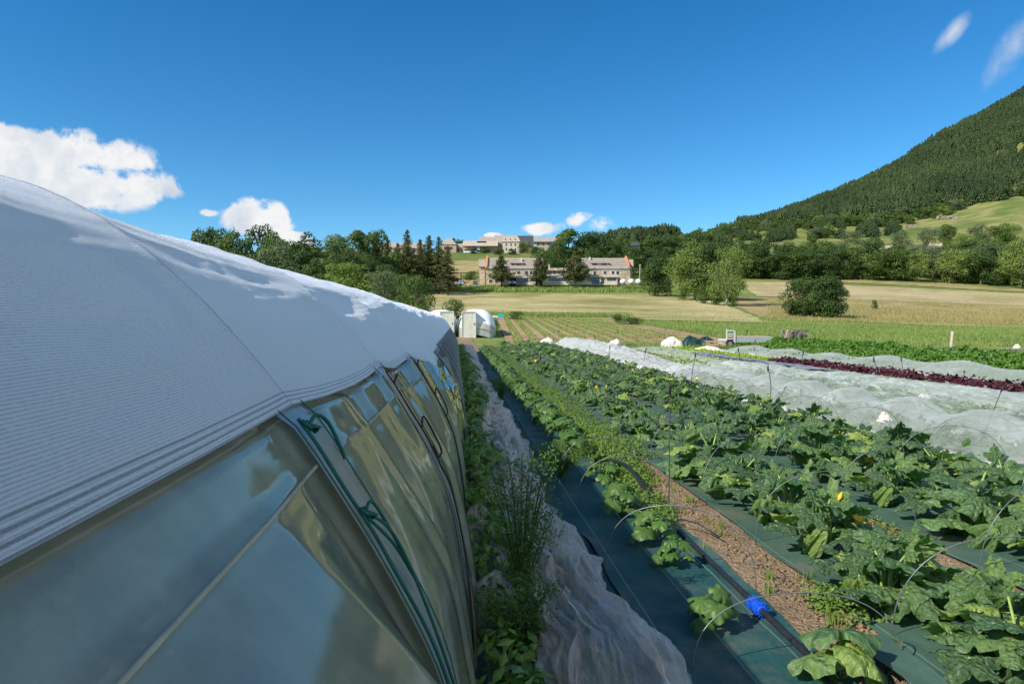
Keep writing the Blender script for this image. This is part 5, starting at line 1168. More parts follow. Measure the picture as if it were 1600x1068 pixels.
# right belt
rr = random.Random(5); px = 1160; i = 0
while px < 1660:
    for row in range(3):
        d = 248 + row*16 + rr.uniform(-4, 4); top = [388, 382, 376][row] + rr.uniform(-5, 8) + (4 if px > 1400 else 0) + (8 if px > 1520 and row == 0 else 0)
        k = rr.choice(['dark', 'dark', 'mid', 'dark'] if px < 1330 else ['dark', 'mid', 'mid', 'light', 'grey'])
        if row == 2: top = 396 if 1340 < px < 1540 else 384 + rr.uniform(0, 4)
        ptree(k, px + rr.uniform(-8, 8), 0, top, d, '%s tree in the %s of the long belt behind the mown field, %s' % (NM[k], ['front', 'middle', 'back'][row], 'left part' if px < 1330 else 'central part' if px < 1480 else 'right part'), wpx=rr.uniform(38, 54), group='trees of the long belt behind the field', v=i); i += 1
    px += rr.uniform(21, 29)
for i, (k, px, pt, d, w) in enumerate([('light', 1593, 378, 235, 50), ('grey', 1405, 362, 400, 34), ('grey', 1450, 360, 420, 30), ('mid', 1478, 354, 450, 30), ('light', 1500, 366, 400, 24), ('grey', 1530, 352, 450, 34), ('mid', 1560, 352, 440, 40), ('light', 1575, 350, 470, 30), ('mid', 1525, 372, 360, 30), ('mid', 1545, 376, 350, 34), ('dark', 1505, 378, 350, 30), ('mid', 1480, 382, 340, 24), ('grey', 1330, 364, 480, 40), ('mid', 1366, 372, 440, 20)]):
    ptree(k, px, 0, pt, d, '%s tree on the lower pasture above the long belt' % NM[k], wpx=w, group='trees on the lower pasture', v=i)
# far forest on the hill: one mass
def forest():
    rg = np.random.default_rng(55); px = np.array([960, 1050, 1180, 1300, 1380, 1450, 1530, 1600, 1800, 2000]); ed = np.array([390, 374, 354, 347, 342, 332, 320, 310, 296, 276])
    N0 = 34000; u = rg.uniform((950-800)/F, (1700-800)/F, N0); d = np.sqrt(rg.uniform(470**2, 1180**2, N0)); z = interp2(u, d); X, Y = toXY(u*d, d); z = T(X, Y); py = 500 - (z-CAMZ)/d*F; PX = 800+u*F
    lim = np.interp(PX, px, ed) + 5*vnoise(PX/25, d/60) ; ok = py < lim
    # clearings in the wood
    for cx, cy, rx, ry in ((1558, 247, 14, 8), (1590, 238, 12, 12), (1475, 318, 40, 6), (1595, 302, 30, 10)):
        ok &= ((PX-cx)/rx)**2 + ((py-cy)/ry)**2 > 1
    # scrub edges: scattered trees on the pasture
    sc_ = (py >= lim) & (vnoise(PX/16, d/50, 3) > .38) & (py < lim+26) & (PX < 1420); ok2 = ok | sc_
    sel = np.where(ok2)[0][:17000]; n = len(sel); h = rg.uniform(12, 19, n)*np.where(sc_[sel], .55, 1); w = h*rg.uniform(.42, .62, n)*np.where(sc_[sel], 1.9, 1)
    P0 = np.stack([X[sel], Y[sel], z[sel]-1], -1)
    # template: layered ragged cone
    Vt = []; Ft = []; g = np.random.default_rng(3); k = 0; 
    for L in range(5):
        z0 = .10+.18*L; z1 = z0+.30; r0 = (1-z0)**.75
        for j in range(6):
            a = j*1.047 + L*.5; b = a+.62; m = (a+b)/2
            Vt += [(0, 0, min(z1, 1.0)), (r0*math.cos(a), r0*math.sin(a), z0-.02+.06*g.random()), (r0*.72*math.cos(m), r0*.72*math.sin(m), z0+.05), (r0*1.05*math.cos(b), r0*1.05*math.sin(b), z0+.05*g.random())]
            Ft += [(k, k+1, k+2), (k, k+2, k+3)]; k += 4
    Vt = np.array(Vt); Ft = np.array(Ft); rot = rg.uniform(0, 6.28, n); c, s = np.cos(rot)[:, None], np.sin(rot)[:, None]
    jit = rg.uniform(.75, 1.25, (n, len(Vt)))
    X2 = (Vt[None, :, 0]*c - Vt[None, :, 1]*s)*(w/2)[:, None]*jit; Y2 = (Vt[None, :, 0]*s + Vt[None, :, 1]*c)*(w/2)[:, None]*jit; Z2 = Vt[None, :, 2]*h[:, None]
    V = np.stack([X2, Y2, Z2], -1) + P0[:, None]; Fc = Ft[None] + np.arange(n)[:, None, None]*len(Vt)
    rn = np.clip(.5+.35*vnoise(P0[:, 0]/40, P0[:, 1]/40, 3)+rg.normal(size=n)*.2, 0, 1)
    me = npmesh('forest', V.reshape(-1, 3), Fc.reshape(-1, 3), M['forest'], smooth=False, attrs={'rnd': np.repeat(rn, len(Ft))}); tag(link('forest', me), 'dark conifer forest covering the steep hill at right', 'forest', kind='stuff')
forest()
def scrub():
    """round bushy growth at the wood's lower edge"""
    rg = np.random.default_rng(66); PX = []; D = []
    for (x0, y0, x1, y1, n) in ((1010, 384, 1110, 372, 50), (1100, 370, 1190, 360, 60), (1190, 364, 1300, 354, 70), (1290, 358, 1372, 344, 45), (1370, 345, 1440, 334, 24), (1262, 372, 1300, 360, 14), (1480, 326, 1600, 310, 10), (1440, 336, 1480, 330, 8)):
        t = rg.random(n); px = x0+(x1-x0)*t; py = y0+(y1-y0)*t + rg.normal(size=n)*5; u = (px-800)/F
        for a, b, uu in zip(px, py, u):
            ds = np.linspace(420, 1000, 120); zz = interp2(np.full(120, uu), ds); pp = 500-(zz-CAMZ)/ds*F; j = np.argmin(np.abs(pp-b)); PX.append(a); D.append(ds[j])
    SCR = {}; VV = []; RN = []; MI = []
    for j, (kk, hh, ww) in enumerate((('mid', 10, 9), ('dark', 10, 9), ('grey', 10, 9.5), ('light', 10, 8))):
        cm, _ = crown(400+j, hh, ww, 'lf_'+kk, n=1300, leaf=.8, base=.0, nb=20); q = np.empty(len(cm.vertices)*3, np.float32); cm.vertices.foreach_get('co', q); rr_ = np.empty(len(cm.polygons), np.float32); cm.attributes['rnd'].data.foreach_get('value', rr_); SCR[kk] = (q.reshape(-1, 3), rr_, j)
    for i, (px, d) in enumerate(zip(PX, D)):
        k = rg.choice(['mid', 'mid', 'dark', 'grey', 'light'], p=[.35, .2, .25, .15, .05]); h = rg.uniform(6, 13)
        a = rg.uniform(0, 6.28); s = h/10; q, rnd_, _n = SCR[k]; x, y, z = at(px, d, -.8); c_, s_ = math.cos(a)*s*1.15, math.sin(a)*s*1.15
        VV.append(np.stack([q[:, 0]*c_-q[:, 1]*s_+x, q[:, 0]*s_+q[:, 1]*c_+y, q[:, 2]*s+z], -1)); RN.append(rnd_); MI.append(np.full(len(rnd_), _n))
    V = np.concatenate(VV); n = len(V)//5; kk = np.arange(n)[:, None]*5; Fc = np.stack([kk+[[0, 4, 2, 1]], kk+[[0, 3, 2, 4]]], 1).reshape(-1, 4)
    me = npmesh('scrub', V, Fc, [M['lf_mid'], M['lf_dark'], M['lf_grey'], M['lf_light']], False, mi=np.concatenate(MI), attrs={'rnd': np.concatenate(RN)}); tag(link('scrub', me), 'bushy green scrub along the foot of the hill forest', 'scrub', kind='stuff')
scrub()
# rock heaps on the pasture
def rocks(px, py, wpx, hpx, label, seed):
    ds = np.linspace(380, 1000, 200); zz = interp2(np.full(200, (px-800)/F), ds); d = ds[np.argmin(np.abs(500-(zz-CAMZ)/ds*F-py))]; x, y, z = at(px, d); rg = np.random.default_rng(seed); mb = MB(); 
    for i in range(26):
        s = rg.uniform(1.2, 2.8); a, b, c = rg.normal()*wpx*.3*mpx(d), rg.normal()*hpx*.6*mpx(d)*2, abs(rg.normal())*.9; Mx = Matrix.Translation((a, b, c+b*.25)) @ Matrix.Rotation(rg.uniform(0, 3), 4, Vector(rg.normal(size=3))); mb.box((-s/2, -s*.4, -s*.35), (s/2, s*.4, s*.35), 0, Mx)
    o = mb.build('rock_heap', M['stone']); o.location = (x, y, z); tag(o, label, 'rocks')
rocks(1423, 356, 13, 6, 'pale rock heap alone on the green pasture', 1); rocks(1483, 343, 22, 12, 'largest rock heap on the slope by a dark bush', 2); rocks(1468, 363, 14, 7, 'low rock heap just above the trees', 3)
# ---------------------------------------------------------------- buildings
def mat_wall(name, c1, c2, sc_=1.2, mortar=.3):
    t = NT(name); p = t.obj(); v = t.n('TexVoronoi', {'feature': 'F1'}, Vector=t.map(p, (1, 1, 1.6)), Scale=sc_*1.6); n = t.noise(p, sc_, 5, .65)
    f = t.math('ADD', t.math('MULTIPLY', t.n('SeparateColor', None, Color=v.outputs['Color']).outputs[0], .6), t.math('MULTIPLY', n, .4))
    return t.done(t.bsdf(t.ramp(f, [(.25, c1), (.75, c2)]), .95, t.bump(n, .3, .05), .1))
M['stonewall'] = mat_wall('rubble_stone_wall', (.38, .29, .20), (.60, .49, .36)); M['plaster'] = mat_wall('cream_plaster', (.56, .47, .36), (.68, .58, .45), .4); M['tanwall'] = mat_wall('tan_stone_wall', (.40, .31, .21), (.52, .41, .29), .9)
M['greywall'] = mat_wall('grey_stone_wall', (.30, .26, .22), (.40, .35, .29), .9); M['orangestone'] = mat_wall('orange_stone_wall', (.34, .20, .10), (.62, .38, .18), .8); M['brick'] = plain('orange_brick_edge', (.58, .24, .08), .9, .15, 2)
M['darkshade'] = plain('dark_slate', (.05, .055, .065), .7, .15, 1); M['timber'] = plain('dark_timber', (.06, .04, .03), .8, .2, 2); M['orangeshutter'] = plain('orange_shutter', (.60, .17, .03), .7, .1); M['redshutter'] = plain('dark_red_shutter', (.20, .03, .03), .7, .1)
def mat_roof(name, c, dots=True):
    t = NT(name); p = t.obj(); n = t.noise(p, .8, 5, .6); w = t.n('TexWave', {'wave_type': 'BANDS', 'bands_direction': 'Z'}, Vector=p, Scale=1.6, Distortion=.4)
    col = t.ramp(t.math('ADD', t.math('MULTIPLY', n, .7), t.math('MULTIPLY', w.outputs['Fac'], .3)), [(.3, sc(c, .8)), (.7, sc(c, 1.15))]); return t.done(t.bsdf(col, .85, t.bump(w.outputs['Fac'], .4, .05), .15))
M['roof'] = mat_roof('stone_tile_roof', (.37, .32, .27)); M['roof_light'] = mat_roof('light_tile_roof', (.46, .38, .30)); M['roof_dark'] = mat_roof('dark_slate_roof', (.075, .078, .085)); M['panel'] = plain('solar_panel', (.01, .014, .03), .15, .1, 2, .6)
class Bld:
    """building laid out in photo pixels at distance d, front facing the camera"""
    def __init__(s, name, label, px0, pbase, d, cat='house', group=None, rz=0):
        s.k = d/F; s.px0 = px0; s.pb = pbase; x, y = loc(px0, d); z = CAMZ + (500-pbase)/F*d; s.t = empty(name, (x, y, z), -YAW + rz, label, cat, group)
    def X(s, px): return (px-s.px0)*s.k
    def Z(s, py): return (s.pb-py)*s.k
    def box(s, name, px0, px1, pt, pb, y0, y1, mat, par=None, label=None):
        o = MB().box((s.X(px0), y0, s.Z(pb)), (s.X(px1), y1, s.Z(pt))).build(name, M[mat], par or s.t)
        if label: o['label'] = label
        return o
    def win(s, px0, px1, pt, pb, y=0, mat='glass', frame=None, mull=1, par=None):
        w, h = s.X(px1)-s.X(px0), s.Z(pt)-s.Z(pb); x0, z0 = s.X(px0), s.Z(pb); o = MB(); o.box((x0, y-.02, z0), (x1 := x0+w, y+.10, z0+h)); g = o.build('window', M[mat], par or s.t)
        f = MB(); e = .09
        for k in range(mull+2):
            xx = x0 + w*k/(mull+1); f.box((xx-e/2, y-.05, z0), (xx+e/2, y-.022, z0+h))
        f.box((x0+e/2+.001, y-.048, z0-e), (x0+w-e/2-.001, y-.024, z0)); f.box((x0+e/2+.001, y-.048, z0+h-e/2), (x0+w-e/2-.001, y-.024, z0+h+e/2)); f.build('window_frame', M[frame or 'timber'], g)
        return g
    def surround(s, px0, px1, pt, pb, y=0, m=1.0):
        o = MB(); a, b, c, d = s.X(px0-m), s.X(px1+m), s.Z(pb+m*.7), s.Z(pt-m*.7); x0, x1, z0, z1 = s.X(px0), s.X(px1), s.Z(pb), s.Z(pt)
        for q in (((a, c), (x0, d)), ((x1, c), (b, d)), ((x0, c), (x1, z0)), ((x0, z1), (x1, d))): o.box((q[0][0], y-.03, q[0][1]), (q[1][0], y+.05, q[1][1]))
        o.build('window_surround', M['white'], s.t)
    def gable(s, px0, px1, pe, pr, depth, mat, y0=-.4, over=.3, par=None, thick=.22, hip=0):
        """roof with ridge along x: eave py, ridge py"""
        x0, x1 = s.X(px0)-over, s.X(px1)+over; ze, zr = s.Z(pe), s.Z(pr); ym = depth/2; ye = depth+.4; o = MB()
        if not hip: o.xprism([(y0, ze), (y0, ze-thick), (ye, ze-thick), (ye, ze), (ym, zr)], x0, x1)
        else:
            h = hip*s.k; V = [(x0, y0, ze), (x1, y0, ze), (x1, ye, ze), (x0, ye, ze), (x0+h, ym, zr), (x1-h, ym, zr)]; o.add(V, [(0, 1, 5, 4), (1, 2, 5), (2, 3, 4, 5), (3, 0, 4), (3, 2, 1, 0)])
        return o.build('roof', M[mat], par or s.t)
    def shed(s, px0, px1, pe, pr, y0, y1, mat, par=None, thick=.18, name='porch_roof'):
        o = MB(); o.xprism([(y0, s.Z(pe)), (y0, s.Z(pe)-thick), (y1, s.Z(pr)-thick), (y1, s.Z(pr))], s.X(px0), s.X(px1)); return o.build(name, M[mat], par or s.t)
    def chim(s, px, pt, pb, y, mat='white', w=1.6, par=None):
        o = MB(); a = s.X(px); h = w*s.k/2; o.box((a-h, y-.4, s.Z(pb)), (a+h, y+.4, s.Z(pt))); o.box((a-h*1.25, y-.5, s.Z(pt)), (a+h*1.25, y+.5, s.Z(pt)+.12)); return o.build('chimney', M[mat], par or s.t)
    def dormer(s, px0, px1, pe, pr, pb, yf, yb, par, wins):
        g = s.box('dormer', px0, px1, pe, pb, yf, yb, 'plaster', par); s_ = MB(); s_.xprism([(yf-.5, s.Z(pe)), (yf-.5, s.Z(pe)-.15), (yb, s.Z(pr)-.15), (yb, s.Z(pr))], s.X(px0)-.4, s.X(px1)+.4); s_.build('dormer_roof', M['roof'], par)
        for a, b in wins: s.win(a, b, pe+.6, pb-1.2, yf, mull=1)
def rowdots(b, px0, px1, pe, pr, depth, par):
    """rows of little snow guards on the roof slope"""
    o = MB(); ze, zr = b.Z(pe), b.Z(pr)
    for r in range(1, 6):
        q = r/6.3; y = -.4+(depth/2+.4)*q; z = ze+(zr-ze)*q
        n = int((px1-px0)/2.1)
        for i in range(n):
            x = b.X(px0+1.5+2.1*i + (r % 2)*1.0); o.box((x-.06, y-.16, z-.02), (x+.06, y-.02, z+.14))
    o.build('snow_guards', M['darkshade'], par)
b = Bld('long_building', 'long two-winged stone building with grey tiled roofs and orange brick gable edges above the bank', 870, 444.5, 208, 'building')
b.box('wall', 760, 848, 419.3, 446, 0, 11, 'stonewall'); b.box('wall', 905, 984, 419.3, 446, 0, 11, 'stonewall'); b.box('wall', 848.01, 904.99, 422, 446, 1.2, 10, 'plaster')
b.box('plaster_band', 760.3, 848, 420.2, 422.3, -.06, -.002, 'white'); b.box('plaster_band', 905, 983.6, 420.2, 422.3, -.06, -.002, 'white')
for a, c, e in ((760, 848, 761), (905, 984, 905)):
    rf = b.gable(a, c, 419, 401, 11, 'roof'); rowdots(b, a+2, c-2, 419, 401, 11, rf)
    if a == 760: b.dormer(798, 817, 410.5, 407.5, 415.2, 1.2, 4.6, rf, ((799.5, 803.5), (806.5, 814))); b.chim(814.8, 401.8, 408, 3.6, par=rf)
    else: b.dormer(924.5, 951, 410.3, 407.2, 414.8, 1.2, 4.6, rf, ((926, 933.5), (940.5, 948))); b.chim(923.8, 400.5, 405.5, 4.6, par=rf)
rf = b.gable(857, 890, 421.5, 417, 9, 'roof_light', .7); b.chim(858.3, 413.2, 420, 2.0, 'plaster', 2.2, par=rf)
for px, q in ((759.3, -1), (980.8, 1)):
    o = MB(); zz = b.Z(419.5), b.Z(400); o.xprism([(-.5, zz[0]), (-.5, zz[0]+.7), (5.5, zz[1]+.55), (11.6, zz[0]+.7), (11.6, zz[0]), (5.5, zz[1]-.2)], b.X(px), b.X(px+2.4)); o.build('gable_coping', M['brick'], b.t)
for a, c in ((808.2, 812.8), (820, 825), (827.5, 831.5), (834, 838), (915, 919.2), (927, 931), (942.8, 947), (955.3, 959.3), (962.6, 966.6)): b.win(a, c, 424, 428, -.02); b.surround(a, c, 424, 428, 0)
for a in (857.5, 864, 871, 878): b.win(a, a+5, 422.9, 427, 1.1, mull=1)
for a in (764.3, 774): b.win(a, a+4.4, 437, 441, -.02)
b.surround(764.3, 778.4, 437, 441, 0)
# lean-to along the front
b.box('porch_wall', 783, 797, 439.3, 446, -3, -.03, 'plaster'); b.box('porch_wall', 797.01, 806, 434.5, 446, -1.2, -.03, 'darkshade'); b.box('porch_wall', 824, 836, 441, 446, -3, -.03, 'plaster'); b.box('porch_wall', 836.5, 842, 435, 446, -2.6, -.03, 'darkshade')
b.box('porch_wall', 847, 905.4, 434.6, 446, -3, 1.19, 'plaster'); b.box('porch_wall', 905.41, 962, 434.6, 446, -3, -.07, 'plaster')
b.box('porch_wall', 806.01, 823.9, 434.6, 446, -2.4, -.03, 'greywall')
b.shed(784, 848, 434.6, 430.4, -3.3, -.07, 'roof_light'); b.shed(843, 905.5, 434.2, 428.6, -3.3, 1.15, 'roof_light'); b.shed(905.6, 964, 433.6, 429.6, -3.3, -.07, 'roof_light')
for a, c, p1, p2, mm, yy in ((806.5, 823.5, 434.9, 439.9, 3, -2.42), (811, 818, 440.2, 444.2, 1, -2.42), (829.5, 835.5, 434.9, 440.2, 1, -3.02), (857, 884, 434.9, 439.7, 4, -3.02), (906.5, 911, 435, 439.5, 1, -3.02), (916.5, 934, 434.7, 439.7, 3, -3.02), (922.8, 934, 440, 444.2, 2, -3.02), (946, 960, 434.9, 438.9, 3, -3.02), (962.4, 966, 434.9, 440, 0, -.02)): b.win(a, c, p1, p2, yy, mull=mm)
b.box('door', 824.5, 828.4, 435.2, 440.0, -2.5, -2.38, 'white'); b.box('sign', 825.0, 828.2, 435.6, 439.4, -3.08, -3.02, 'white')
for a, c, p1, p2, m_ in ((825.3, 827.9, 436.0, 437.2, 'orangeshutter'), (825.3, 827.9, 438.0, 439.0, 'blueglass')): b.box('sign_mark', a, c, p1, p2, -3.10, -3.081, m_)
for px, w_ in ((937, 1.2), ): b.box('entrance_recess', 937, 941.5, 436, 444.4, -3.03, -3.001, 'darkshade')
# dark lettering along the foot of the middle front: illegible row of strokes in the photo
o = MB()
for i in range(9):
    x = b.X(850.5 + i*3.05); z = b.Z(444.0); w_ = .34; h_ = .26
    o.box((x, -3.06, z), (x+.09, -3.005, z+h_)); o.box((x+.09, -3.055, z+h_-.09), (x+w_-.09, -3.01, z+h_)); o.box((x+w_-.09, -3.06, z), (x+w_, -3.005, z+h_))
o.build('lettering', M['black'], b.t)
b.box('annex_wall', 748.5, 757, 414, 446, 3, 8, 'stonewall'); b.gable(747.5, 758.5, 415, 404.3, 6, 'roof_light', 2.4, 0); b.box('annex_wall', 984.01, 990, 415, 446, 3, 8, 'greywall'); b.gable(984.3, 991.5, 414.5, 404.3, 6, 'roof_light', 2.4, 0)
for nm, args in (('village_house', (702, 394, 345, 'tan village house with dark red shutters and a hipped roof, leftmost of the village row')), ):
    v = Bld(nm, args[3], *args[:3], group='houses of the hilltop village'); v.box('wall', 690, 713, 382.5, 396, 0, 8, 'tanwall'); rf = v.gable(689.5, 713, 382.5, 371.5, 8, 'roof', hip=9); v.chim(692.5, 370.5, 378, 4, 'tanwall', 1.2, rf)
    for a in (695.5, 703.5): v.win(a, a+2.4, 386, 390); v.box('shutter', a-1.6, a-.2, 386, 390.2, -.08, -.02, 'redshutter'); v.box('shutter', a+2.6, a+4.0, 386, 390.2, -.08, -.02, 'redshutter')
v = Bld('village_house', 'small low village house squeezed beside the tan one', 718, 394, 347, group='houses of the hilltop village'); v.box('wall', 713.2, 724, 386, 396, 1, 7, 'greywall'); v.gable(713.2, 724, 386, 380, 7, 'roof', 1, 0); v.box('door', 715, 717.5, 388, 393.6, .9, 1.05, 'timber'); v.win(720, 722, 388, 391, 1)
v = Bld('village_house', 'wide village house with solar panels, blue glazing and a white base', 750, 395, 342, group='houses of the hilltop village'); v.box('wall', 724.5, 750, 385, 391, 0, 9, 'plaster'); v.box('base_wall', 724.5, 745, 391.01, 397, -.6, 9, 'white'); v.box('wall', 750.01, 777, 384.5, 397, 1.5, 9, 'greywall'); rf = v.gable(724, 777, 384.5, 375, 9, 'roof_light', -.9)
o = MB(); q0, q1 = .56, .86; ze, zr = v.Z(384.5), v.Z(375)
for i in range(5):
    x = v.X(745+3*i); o.add([(x, -.9+5.4*q0, ze+(zr-ze)*q0+.1), (x+v.k*2.7, -.9+5.4*q0, ze+(zr-ze)*q0+.1), (x+v.k*2.7, -.9+5.4*q1, ze+(zr-ze)*q1+.1), (x, -.9+5.4*q1, ze+(zr-ze)*q1+.1)], [(0, 1, 2, 3)])
o.build('solar_panels', M['panel'], rf); v.win(737, 745.5, 385.3, 390, -.02, 'blueglass', mull=2); v.win(732, 735, 386, 390, 0); 
for a in (729, 734.8): v.box('shutter', a, a+1.6, 386, 390, -.08, -.02, 'orangeshutter')
v.box('balcony_rail', 725, 746, 390, 391.2, -1.0, -.62, 'timber'); v.win(738, 741, 393, 396, -.62, 'redshutter')
v.win(762, 764, 392, 395, 1.4)
v = Bld('village_house', 'village house with a broad plain roof behind the solar panels', 762, 394, 356, group='houses of the hilltop village'); v.box('wall', 748.5, 773, 376, 396, 0, 9, 'greywall'); v.gable(748, 773, 376.5, 369, 9, 'roof', -.4, 0); v.win(755, 758, 378, 381)
v = Bld('village_house', 'highest and largest village house with a broad brown roof', 792, 394, 362, group='houses of the hilltop village'); v.box('wall', 773, 811, 382, 396, 0, 12, 'greywall'); v.gable(772, 812, 383, 365.8, 12, 'roof', -.4, 0); v.win(776, 779, 384, 388)
v = Bld('village_house', 'square three-storey beige village house with small windows in front of the big roof', 799, 395, 338, group='houses of the hilltop village'); v.box('wall', 785.5, 811.5, 378, 397, 0, 9, 'plaster'); rf = v.gable(785, 812, 378.3, 369.2, 9, 'roof_light', hip=3)
for pz in (381, 388):
    for a in (790, 797.5, 804): v.win(a, a+2.1, pz, pz+3.6, mull=1, frame='blueglass')
for a in (789, 796.5, 804): v.win(a, a+1.8, 373, 374.6, .9, par=rf, mull=0)
v = Bld('village_barn', 'large barn with a dark grey slate roof in the village', 822, 394, 352, 'barn', 'houses of the hilltop village'); v.box('wall', 809, 834, 384, 396, 0, 10, 'greywall'); rf = v.gable(809, 833.5, 385, 367, 10, 'roof_dark', -.4, .1); v.box('door', 818, 823, 386.5, 394, -.08, -.01, 'timber')
v = Bld('village_house', 'village house with blue shutters at the right end of the row', 855, 394, 345, group='houses of the hilltop village'); v.box('wall', 837, 872, 378, 396, 0, 9, 'tanwall'); rf = v.gable(836, 872, 378, 369.5, 9, 'roof', -1, .5); v.chim(871, 369, 375, 3, 'brick', 2.2, rf)
for a in (839, 847.5, 855.5, 859, 865): v.win(a, a+2.6, 380, 384, 0, 'blueglass'); v.win(a, a+2.4, 387.5, 391, 0, 'blueglass')
v = Bld('farmhouse', 'small farmhouse roof between trees, far left of the spruces', 477, 400, 200); v.box('wall', 467, 490, 388, 404, 0, 7, 'greywall'); v.gable(466, 491, 388, 383.5, 7, 'roof_light'); v.win(472, 474, 391, 394); v.win(481, 483, 391, 394)
v = Bld('farmhouse', 'small house with an orange gable rising between dark trees', 538, 400, 215); v.box('wall', 527, 548, 392, 404, 0, 7, 'tanwall'); rf = v.gable(526, 549, 392, 385.5, 7, 'roof'); v.chim(538, 383, 388, 3.5, 'brick', 2.5, rf); v.win(531, 533, 395, 398)
v = Bld('village_house', 'long pale house half hidden behind the spruces', 625, 396, 300); v.box('wall', 597, 660, 388, 400, 0, 9, 'tanwall'); v.gable(596, 661, 388, 378, 9, 'roof'); v.win(604, 608, 391, 395); v.win(616, 620, 391, 395); v.win(630, 634, 391, 395); v.win(645, 649, 391, 395)
v = Bld('retaining_building', 'low orange stone building with a dark carport under the spruces', 680, 446, 225, 'building'); v.box('wall', 605, 719.5, 428, 448, 0, 6, 'orangestone'); v.box('carport_roof', 672, 721, 435.2, 436, -3, -.01, 'darkshade'); v.box('parapet', 605, 719.7, 427.3, 427.99, -.1, 6.1, 'plaster'); v.box('carport_back', 673, 718.5, 436.1, 448, -.12, -.01, 'timber')
for a in (673, 692, 718.5): v.box('post', a, a+.8, 436.01, 447, -2.8, -2.6, 'white')
v.box('low_wall', 719.6, 748, 437.8, 448, 0, .6, 'orangestone'); v.box('white_panel', 690.5, 697.5, 440.5, 445.5, -2.5, -2.3, 'white'); v.box('white_panel', 710.3, 715, 440.5, 445.5, -2.5, -2.3, 'white')
for px, pt, w_, d, lab in ((1391, 383, 17, 330, 'grey stone roof showing left among the trees of the long belt'), (1466, 380.5, 19, 345, 'pale roof with two little chimneys among the trees'), (1509, 391.5, 21, 320, 'low light roof partly hidden by the right-hand trees')):
    v = Bld('farmhouse', lab, px, pt+14, d); v.box('wall', px-w_/2, px+w_/2, pt+7, pt+22, 0, 7, 'plaster'); rf = v.gable(px-w_/2-.5, px+w_/2+.5, pt+7, pt, 7, 'roof_light', -.4, 0); v.chim(px-w_/2+1, pt-1.2, pt+3, 3.5, 'plaster', 1.3, rf); v.chim(px+w_/2-1, pt-1.2, pt+3, 3.5, 'plaster', 1.3, rf); v.win(px-3, px-1, pt+9, pt+12)
v = Bld('farmhouse', 'white gable with a small roof among dark trees right of the long building', 1026, 402, 300); v.box('wall', 1018, 1034, 393, 406, 0, 6, 'white'); v.gable(1017, 1035, 393, 389.5, 6, 'roof_light', -.4, 0); v.win(1024, 1026, 395, 398)
v = Bld('farmhouse', 'dark slate roof just above the right wing, between trees', 990, 392, 290); v.box('wall', 982, 998, 384, 396, 0, 7, 'greywall'); v.gable(981, 999, 384, 377, 7, 'roof_dark', -.4, 0); v.win(986, 988, 386, 389)
# ---------------------------------------------------------------- cars, tanks, pole
def car(px, d, py, col, label, van=False):
    M.setdefault('car'+str(col), plain('car_paint', col, .25, .03, 3, .6)); cm = M['car'+str(col)]
    x, y = loc(px, d); z = CAMZ + (500-py)/F*d; t = empty('parked_car', (x, y, z), -YAW + random.choice([0, .1]), label, 'van' if van else 'car', 'vehicles parked by the orange wall' if px < 760 else None)
    H = 1.95 if van else 1.42; Lg = 4.2 if not van else 4.9
    pr_ = [(-.9, .35), (-.92, .85), (-.78, 1.0), (-.70, H-.08), (-.5, H), (.5, H), (.70, H-.08), (.78, 1.0), (.92, .85), (.9, .35)]      # end-on: the cars face the camera
    mb = MB(); mb.prism([(a, b_) for a, b_ in [(-.9, .30), (-.92, .82), (-.84, .95), (.84, .95), (.92, .82), (.9, .30)]], -Lg/2, Lg/2); mb.build('body', cm, t)
    cb = MB(); y0, y1 = -Lg*.22, Lg*.40
    V = [(-.84, y0-.5, .952), (.84, y0-.5, .952), (.84, y1+.35, .952), (-.84, y1+.35, .952), (-.66, y0+.1, H), (.66, y0+.1, H), (.66, y1, H), (-.66, y1, H)]; cb.add(V, [(0, 3, 2, 1), (4, 5, 6, 7), (0, 1, 5, 4), (1, 2, 6, 5), (2, 3, 7, 6), (3, 0, 4, 7)]); cab = cb.build('cabin', cm, t)
    w = MB(); w.add([(-.74, y0-.44, .99), (.74, y0-.44, .99), (.61, y0+.05, H-.09), (-.61, y0+.05, H-.09)], [(0, 1, 2, 3)]); ww = w.build('windscreen', M['glass'], t); ww.location = (0, -.03, .02)
    for sx in (-1, 1):
        for sy in (-1, 1):
            q = MB(); q.tube([(sx*.72, sy*Lg*.30, .32), (sx*.90, sy*Lg*.30, .32)], .32, 14); wo = q.build('wheel', M['tyre'], t); q = MB(); q.tube([(sx*.895, sy*Lg*.30, .32), (sx*.915, sy*Lg*.30, .32)], .17, 10); q.build('rim', M['metal'], wo)
        q = MB(); q.box((sx*.80-.14, -Lg/2-.02, .62), (sx*.80-.14+.0+.28*(1), -Lg/2+.03, .78)) if sx < 0 else q.box((.52, -Lg/2-.02, .62), (.80, -Lg/2+.03, .78)); q.build('headlight', M['white'], t)
    q = MB(); q.box((-.5, -Lg/2-.03, .40), (.5, -Lg/2+.01, .56)); q.build('grille', M['black'], t)
car(685, 214, 446, (.02, .022, .028), 'black van parked under the carport', True); car(705, 212, 446, (.05, .07, .10), 'dark blue car in front of the carport post'); car(720.5, 213, 446, (.32, .42, .52), 'silver-blue car beside the carport'); car(742.5, 214, 446, (.10, .13, .18), 'grey-blue car by the orange low wall next to the building')
car(801, 203.5, 445.5, (.05, .07, .11), 'dark car parked under the porch of the left wing')
